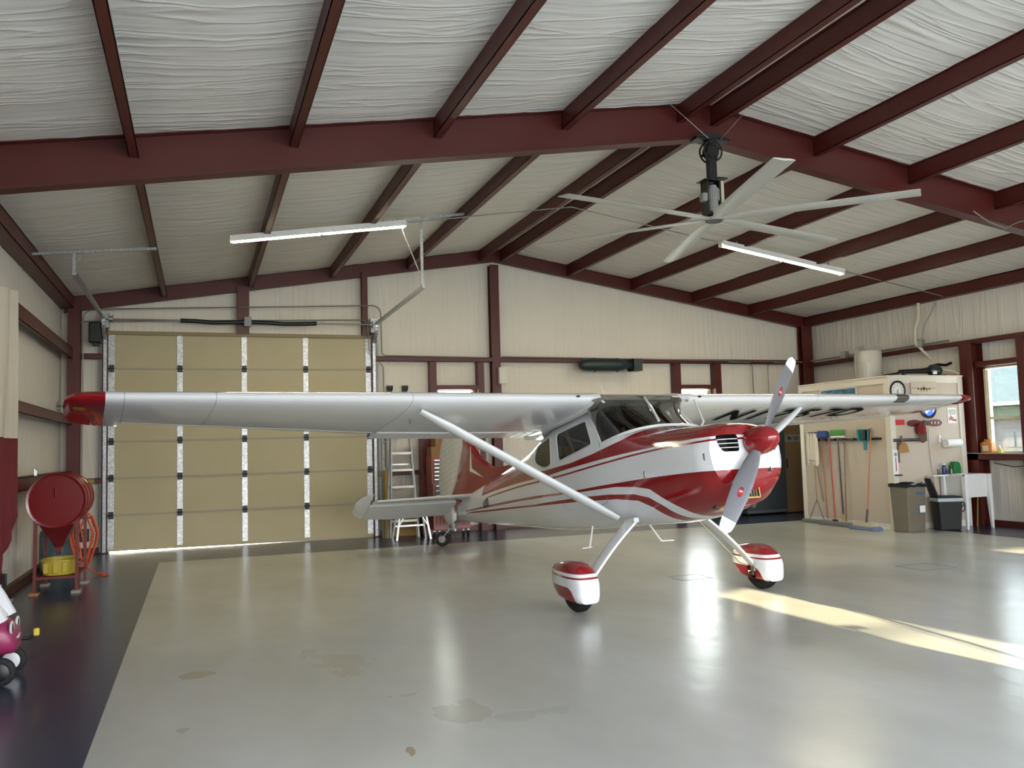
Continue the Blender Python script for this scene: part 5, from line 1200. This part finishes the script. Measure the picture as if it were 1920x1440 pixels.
t = thing('extension_ladder', 'grey extension ladder rails standing left of the stepladder', 'ladder', (3.17, 15.62, 0))
for x in (-.06, .02): MB().box(x-.015, x+.015, -.03, .03, 0, 2.3).build('side_rail', mat('dull_grey_rail', '7c7f80', .45, .6), t, smooth=0)
for i in range(7): MB().cone((-.06, 0, .2+.3*i), (.02, 0, .2+.3*i), .014, .014, 8).build('rung', ALU, t)
t = thing('step_stool', 'low aluminium work platform in front of the stepladder', 'step stool', (3.50, 15.10, 0))
MB().box(-.25, .25, -.14, .14, .50, .54).build('platform', mat('worn_aluminium_step', 'c6c6c0'), t, smooth=0)
for x in (-1, 1):
    for y in (-1, 1): MB().bar((x*.30, y*.18, 0), (x*.22, y*.12, .51), .03, .03).build('leg', ALU, t, smooth=0)
    MB().bar((x*.27, -.15, .22), (x*.10, -.13, .50), .015, .02).build('brace', ALU, t, smooth=0)
MB().bar((-.26, .15, .22), (.26, .15, .22), .02, .03).build('stretcher', ALU, t, smooth=0)
t = thing('plywood_sheet', 'sheets of bare plywood leaning against the wall beside the overhead door', 'plywood', (3.30, 15.78, 0))
PLY = mat('plywood', '8f7346', .75, bump=.1)
MB().loft([[(-.20, -.04, 0), (.48, -.04, 0), (.48, -.02, 0), (-.20, -.02, 0)], [(-.20, .10, .55), (.48, .10, .55), (.48, .12, .55), (-.20, .12, .55)]]).build('sheet', PLY, t, smooth=0)
t = thing('yellow_box', 'small yellow crate edge showing between the door track and the ladder', 'crate', (3.0, 15.45, 0)); MB().box(.10, .15, -.04, .04, .0, 1.2).build('board', mat('mustard_board', '8b7430', .7), t, smooth=0)
t = thing('window_crank_box', 'small tan and red control box on the wall right of the door track', 'control box', (3.14, 15.80, 1.13)); MB().box(-.07, .02, -.03, 0, -.05, .05).build('housing', mat('tan_switch', '9a8c5c', .5), t, bevel=.004); MB().box(.02, .20, -.03, 0, -.045, .045).build('red_section', mat('dark_red_switch', '5a1f1c', .5), t, bevel=.004)
t = thing('level_tape', 'small yellow sticker box on the girt left of the overhead door', 'sticker', (-1.67, 15.79, 1.19)); MB().box(-.06, .05, -.012, 0, -.035, .03).build('label_block', mat('dull_yellow', '9a8a3c'), t, smooth=0)
RT = mat('red_tool_chest_enamel', '7a2320', .35); OR_ = mat('faded_orange_red_enamel', '9a4a33', .45); DR = mat('dark_drawer_front', '3b3632', .4)
t = thing('tall_red_cabinet', 'dark red steel cabinet standing behind the tool chest', 'cabinet', (4.10, 15.66, 0)); MB().box(-.28, .25, -.10, .12, .03, 1.78).build('body', mat('oxblood_enamel', '581c1c', .4), t, smooth=0); MB().box(-.27, .24, -.112, -.10, .06, 1.74).build('door', mat('oxblood_enamel', '581c1c'), t, smooth=0); MB().box(-.25, -.22, -.13, -.112, 1.1, 1.25).build('handle', BLACK, t, smooth=0); MB().box(-.27, .24, -.09, .1, 0, .03).build('plinth', BLACK, t, smooth=0)
t = thing('rolling_tool_cabinet', 'red rolling tool cabinet with drawers behind the tail wheel', 'tool chest', (4.22, 15.20, 0))
MB().box(-.34, .34, -.2, .25, .14, .95).build('body', RT, t, smooth=0)
for i in range(5):
    z = .92-i*.085; d_ = MB().box(-.31, .31, -.215, -.2, z-.075, z).build('drawer', DR, t, smooth=0); MB().box(-.29, .29, -.228, -.215, z-.018, z-.006).build('drawer_pull', CHROME, d_, smooth=0)
MB().box(-.31, .31, -.205, -.2, .20, .46).build('lower_opening', mat('oxblood_enamel', '581c1c'), t, smooth=0)
m_ = MB()
for i in range(9): m_.box(-.29+i*.063, -.25+i*.063, -.225, -.205, .24, .36)
m_.build('hanging_tools', mat('reddish_tool_bits', '8a3a30', .5), t, smooth=0)
for x in (-.31, -.22, .22, .31):
    c_ = MB().cone((x-.016, -.12, .05), (x+.016, -.12, .05), .05, .05, 18).build('caster', RUBBER, t); MB().bar((x, -.12, .05), (x, -.1, .14), .04, .05).build('caster_fork', CHROME, c_, smooth=0)
t = thing('top_tool_chest', 'faded red drawer chest sitting on the rolling tool cabinet', 'tool chest', (4.15, 15.22, .95))
MB().box(-.28, .28, -.18, .2, 0, .48).build('body', OR_, t, smooth=0)
for i in range(6):
    z = .42-i*.068; d_ = MB().box(-.25, .25, -.195, -.18, z-.058, z).build('drawer', DR, t, smooth=0); MB().box(-.23, .23, -.207, -.195, z-.015, z-.004).build('drawer_pull', CHROME, d_, smooth=0)
def cbox(x0, x1, z0, z1, lab):
    t = thing('cardboard_box', lab, 'box', ((x0+x1)/2, 15.24, z0)); MB().box(-(x1-x0)/2, (x1-x0)/2, -.16, .16, 0, z1-z0).build('carton', CARD, t, smooth=0); MB().box(-.02, .02, -.162, .162, z1-z0-.03, z1-z0+.001).build('packing_tape', mat('tan_tape', 'a88b5f', .4), t, smooth=0)
cbox(3.88, 4.32, 1.43, 1.60, 'long cardboard box on top of the faded red drawer chest'); cbox(3.96, 4.18, 1.60, 1.76, 'small cardboard box, topmost on the tool chest stack')
t = thing('tape_roll', 'white round tin standing beside the topmost cardboard box', 'tin', (4.25, 15.20, 1.60)); MB().cone((0, 0, 0), (0, 0, .12), .045, .045, 20).build('body', mat('white_tin', 'cfd2dc', .4), t); MB().cone((0, 0, .12), (0, 0, .13), .047, .047, 20).build('lid', mat('pale_blue_bag', 'a9b6bd'), t)

# ------------------------------------------------------------------ red drum hopper, tub, tank and hose on the left
DRM = mat('glossy_drum_red', '701519', .22, coat=.4)
t = thing('drum_hopper', 'red steel drum on its side in a frame with a funnel underneath', 'drum', (-1.58, 11.5, 0))
body = MB().lathe([(.30, -.03), (.312, -.03), (.318, -.015), (.312, 0), (.30, .01), (.30, .29), (.312, .30), (.312, .32), (.30, .33), (.30, .58), (.312, .59), (.312, .61), (.30, .62), (.30, .86), (.312, .87), (.312, .9), (.0, .89)], (0, 0, 1.08), 'y', 48).build('drum', DRM, t)
MB().lathe([(.002, -.012), (.27, -.012), (.29, -.03), (.318, -.034), (.318, -.01)], (0, 0, 1.08), 'y', 48, False).build('lid', DRM, t)
MB().tube([(-.02, -.02, 1.22), (-.01, -.05, 1.2), (-.01, -.05, 1.14), (-.01, -.02, 1.11)], .009, 8).build('lid_handle', DRM, t)
MB().loft([[(x*w, .2+y*w2, z) for x, y in ((-.22, -.22), (.22, -.22), (.22, .5), (-.22, .5))] for z, w, w2 in ((.86, 1.0, .9), (.62, .40, .35), (.52, .17, .15), (.46, .16, .14))]).build('funnel', mat('dark_drum_red', '5c1416', .4), t, smooth=0)
MB().box(-.03, .03, .18, .24, .43, .47).build('outlet', BLACK, t, smooth=0)
LG = mat('frame_red', '6a2420', .5)
for x in (-.22, .22):
    for y in (.0, .78): MB().box(x-.017, x+.017, y-.017, y+.017, .03, .90).build('leg', LG, t, smooth=0)
m_ = MB().box(-.22, .22, -.01, .01, .80, .83).box(-.22, .22, .77, .79, .80, .83).box(-.22, .22, -.01, .01, .17, .20).box(-.22, .22, .77, .79, .17, .20).box(-.23, -.21, 0, .78, .17, .20).box(.21, .23, 0, .78, .17, .20).box(-.2, .2, .1, .7, .175, .185); m_.build('cross_frame', LG, t, smooth=0)
for x in (-.22, .22):
    for y in (.0, .78): MB().box(x-.05, x+.05, y-.08, y+.05, 0, .03).build('foot_block', mat('concrete_block' if x > 0 or y > 0 else 'bare_wood_block', '8f8b82' if x > 0 or y > 0 else '9a6c47', .8), t, smooth=0)
t = thing('plastic_tub', 'yellow plastic tub under the funnel of the red drum hopper', 'tub', (-1.58, 11.82, .20)); YT = mat('yellow_tub', 'b7a53a', .4)
def ov(rx, ry, z, n=32): return [(rx*math.copysign(abs(math.cos(a))**.7, math.cos(a)), ry*math.copysign(abs(math.sin(a))**.7, math.sin(a)), z) for a in [2*PI*i/n for i in range(n)]]
MB().loft([ov(.17, .24, 0), ov(.195, .27, .16), ov(.21, .285, .165), ov(.21, .285, .175), ov(.185, .26, .17), ov(.16, .23, .015)]).build('tub', YT, t)
m_ = MB()
for x in (-.12, -.02, .08): m_.box(x-.02, x+.03, -.272, -.255, .03, .15)
m_.build('moulded_rib', YT, t, bevel=.005)
t = thing('air_tank', 'blue-grey upright tank behind the red drum hopper', 'tank', (-1.86, 13.6, 0))
MB().lathe([(.20, 0), (.215, .02), (.215, .52), (.20, .58), (.12, .62), (.02, .63)], (0, 0, 0), 'z', 32).build('tank', mat('blue_grey_tank', '4c6470', .45), t); MB().lathe([(.05, .62), (.05, .68), (.12, .70), (.12, .78), (.02, .8)], (0, 0, 0), 'z', 20).build('top_motor', mat('dark_motor', '3b3f42', .5), t); MB().box(-.02, .04, -.225, -.21, .42, .50).build('label_plate', mat('pale_label', 'd8c9b0'), t, smooth=0)
t = thing('air_hose', 'coil of orange hose hanging behind the right legs of the drum frame', 'hose', (-1.45, 12.9, 0)); hp = []
lps = [(.11, .30, -.02, .03), (.15, .36, .01, -.02), (.08, .27, .05, .05), (.17, .33, .03, -.05), (.12, .40, -.03, 0)]
for j, (rx, rz, ox, oy) in enumerate(lps):
    for i in range(24):
        a = i/24*2*PI; nx_ = lps[min(j+1, 4)]; f = i/24
        hp.append((ox+(nx_[2]-ox)*f+(rx+(nx_[0]-rx)*f)*math.sin(a)+.012*math.sin(5*a), oy+(nx_[3]-oy)*f, .56+(rz+(nx_[1]-rz)*f)*math.cos(a)*(.8 if math.cos(a) > 0 else 1.15)))
hp += [(.05, .1, .10), (.16, .08, .03), (.3, 0, .015), (.24, -.1, .015)]
MB().tube(hp, .012, 8).build('hose', mat('orange_rubber', 'c2502a', .5), t); MB().box(-.08, .06, .08, .14, .45, .62).build('hose_hanger', mat('dark_motor', '3b3f42'), t, bevel=.01)
conduit('pair of pale connector fittings on the left wall girt above the red drum', [(-1.97, 12.5, 1.36), (-1.97, 12.5, 1.44), (-1.97, 12.6, 1.44), (-1.97, 12.6, 1.36)], .012, 'wall_fitting', ALU, 'fitting')
t = thing('wood_offcut', 'short pale offcut of wood on the floor by the left wall', 'wood', (-2.0, 11.0, 0)); MB().box(-.05, .05, -.14, .14, 0, .03).build('board', mat('grey_offcut', '8c877c', .8), t, smooth=0)

# curtain on the left wall
kc = NT('white_and_red_curtain'); oc = kc.xyz(); kc.l(kc.mix(kc.math('LESS_THAN', oc[2], 1.80), lin('cfc8bb'), lin('681822')), kc.b.inputs['Base Color']); kc.b.inputs['Roughness'].default_value = .85
kc.bump(kc.noise(kc.coord((1, 5, .5)), 2, 3), .4, .02)
mb = MB(); ny, nz = 60, 40; vs = []
for q in (0, 1):
    for j in range(nz+1):
        z = 3.42-j*(3.42-.35)/nz
        for i in range(ny+1):
            tt = i/ny; yr = 10.70+(.0 if z > 1.0 else -(1.0-z)*.9); y = 4.2+(yr-4.2)*tt
            top = 3.30+.10*math.cos(tt*PI*3)**2; zz = min(z, top) if j else top
            x = -1.88+.035*math.sin(y*9+.6*math.sin(z*1.4))+.02*math.sin(y*23+z)-.01*q
            vs.append((x, y, zz))
n1_ = (ny+1)*(nz+1); fs = []
for j in range(nz):
    for i in range(ny):
        a = j*(ny+1)+i; fs.append((a, a+1, a+ny+2, a+ny+1)); b = a+n1_; fs.append((b, b+ny+1, b+ny+2, b+1))
for j in range(nz): a = j*(ny+1)+ny; fs.append((a, a+n1_, a+n1_+ny+1, a+ny+1))
t = tag(mb.add(vs, fs).build('wall_curtain', kc.m, None, smooth=80), 'long white cloth with a red lower half hanging along the left wall girts', 'curtain')
conduit('grey cord holding the curtain top on the left wall', [(-1.93, 10.72, 3.30), (-1.93, 9.9, 3.36), (-1.93, 8.6, 3.33)], .006, 'cord', WIRE, 'cord')
t = thing('tripod_clamp', 'small black and silver clamp hanging at the lower edge of the red curtain', 'clamp', (-1.80, 9.82, .40)); MB().box(-.02, .02, -.02, .02, -.08, .06).build('body', BLACK, t, bevel=.005); MB().tube([(0, 0, .05), (.02, 0, .09)], .008, 8).build('tip', ALU, t)

# ------------------------------------------------------------------ pink ride-on toy car at the left edge
t = thing('toy_car', 'pink ride-on toy car with a white roof frame at the left edge', 'toy car', (-1.58, 7.22, 0)); PK = mat('pink_plastic', '8f2a55', .35); WP = mat('white_toy_plastic', 'd8dade', .35)
hull = MB()
rg = []
for x, z0, z1, hw in ((-.62, .14, .40, .17), (-.5, .12, .43, .20), (-.2, .12, .40, .21), (.0, .12, .47, .21), (.12, .17, .48, .205), (.22, .19, .465, .195), (.29, .195, .43, .18), (.335, .20, .38, .16), (.35, .22, .33, .14)):
    rg.append([(x, math.copysign(abs(math.cos(a))**.6, math.cos(a))*hw, (z0+z1)/2+math.copysign(abs(math.sin(a))**.7, math.sin(a))*(z1-z0)/2) for a in [2*PI*i/24 for i in range(24)]])
hull.loft(rg).build('body', PK, t)
for s in (-1, 1):
    MB().tube([(.26, s*.15, .43), (.20, s*.155, .56), (.10, s*.155, .76)], [.055, .05, .035], 10).build('roof_pillar', WP, t)
    MB().tube([(-.5, s*.16, .42), (-.42, s*.155, .76)], .028, 10).build('roof_pillar', WP, t)
MB().box(-.45, .12, -.16, .16, .76, .80).build('roof', WP, t, bevel=.02)
MB().loft([[(x, y, z) for y in (-.14, .14)]+[(x-.02, y, z-.03) for y in (.14, -.14)] for x, z in ((.27, .45), (.20, .53), (.18, .58))]).build('windscreen_frame', WP, t, smooth=0)
for y in (-.12, .09):
    MB().lathe([(.002, 0), (.030, .002), (.045, .008), (.048, .018), (.040, .022), (.034, .016), (.002, .016)], (.315, y, .385), 'x', 24).build('eye_rim', WP, t)
    MB().cone((.332, y, .385), (.336, y, .385), .032, .032, 20).build('pupil', BLACK, t)
MB().tube([(.335, -.09, .31), (.352, -.02, .30), (.345, .05, .315)], .009, 8).build('smile', WP, t)
for x in (.275,):
    for y, hubm in ((-.20, BLACK), (.20, WP)):
        w_1 = MB().lathe([(.03, -.03), (.075, -.034), (.095, -.022), (.10, 0), (.095, .022), (.075, .034), (.03, .03)], (x, y, .10), 'y', 28).build('front_wheel', RUBBER, t); MB().lathe([(.002, -.036), (.055, -.036), (.07, -.028), (.07, .028), (.055, .036), (.002, .036)], (x, y, .10), 'y', 24).build('hub', hubm, w_1)
    for s in (-1, 1): MB().tube([(x, s*.235, .10), (x-.08, s*.17, .22)], .008, 8).build('fork', ALU, t)
for y in (-.20, .20): MB().lathe([(.002, -.034), (.075, -.034), (.10, 0), (.075, .034), (.002, .034)], (-.45, y, .10), 'y', 28).build('rear_wheel', RUBBER, t)
h_ = MB().tube([(.30, .12, .26), (.40, .14, .255), (.44, .14, .28)], .012, 8).build('tow_handle', BLACK, t); MB().box(.425, .465, .12, .16, .27, .325).build('yellow_grip', mat('yellow_grip', 'c7b53a'), h_, bevel=.01)
MB().box(-.1, .0, -.12, -.04, .10, .18).build('footrest', mat('cream_toy_plastic', 'c9bfa8', .5), t, bevel=.02)

# ------------------------------------------------------------------ outside, seen through the windows
nb = thing('neighbour_building', 'neighbouring building with a blue-green shingle roof seen through the right window', 'building', (34, 26, 0))
MB().box(0, 9, -22, 14, -.1, 2.9).build('wall', mat('pinkish_siding', '45403e', .8), nb, smooth=0)
kr2 = NT('blue_green_shingles'); kr2.l(kr2.ramp(kr2.noise(kr2.coord((4, 1.2, 4)), 4, 4, .7), [(.3, lin('162225')), (.5, lin('233538')), (.7, lin('354747'))]), kr2.b.inputs['Base Color']); kr2.b.inputs['Roughness'].default_value = .8
MB().prism([(-.6, 2.9), (12.6, 2.9), (6, 8.2)], -22.6, 14.6).build('roof', kr2.m, nb, smooth=0)
MB().box(-.65, -.55, -22.6, 14.6, 2.78, 2.94).build('gutter', mat('pale_gutter', '7d8069', .5), nb, smooth=0)
MB().box(-.3, 0, -22, 14, 2.2, 2.75).build('awning', mat('olive_awning', '2f3824', .8), nb, smooth=0)
for y in (-12, -8.8, -5.6, -2.4, .8, 4.0):
    d_ = MB().box(-.06, 0, y, y+2.6, 0, 1.75).build('garage_door', mat('grey_garage_door', '3f3b3a', .7), nb, smooth=0)
    m_ = MB()
    for i in range(4): m_.box(-.08, -.06, y+.1+i*.62, y+.6+i*.62, .15, .8).box(-.08, -.06, y+.1+i*.62, y+.6+i*.62, .95, 1.6)
    m_.build('door_panel', mat('grey_garage_panel', '474341', .7), d_, smooth=0)
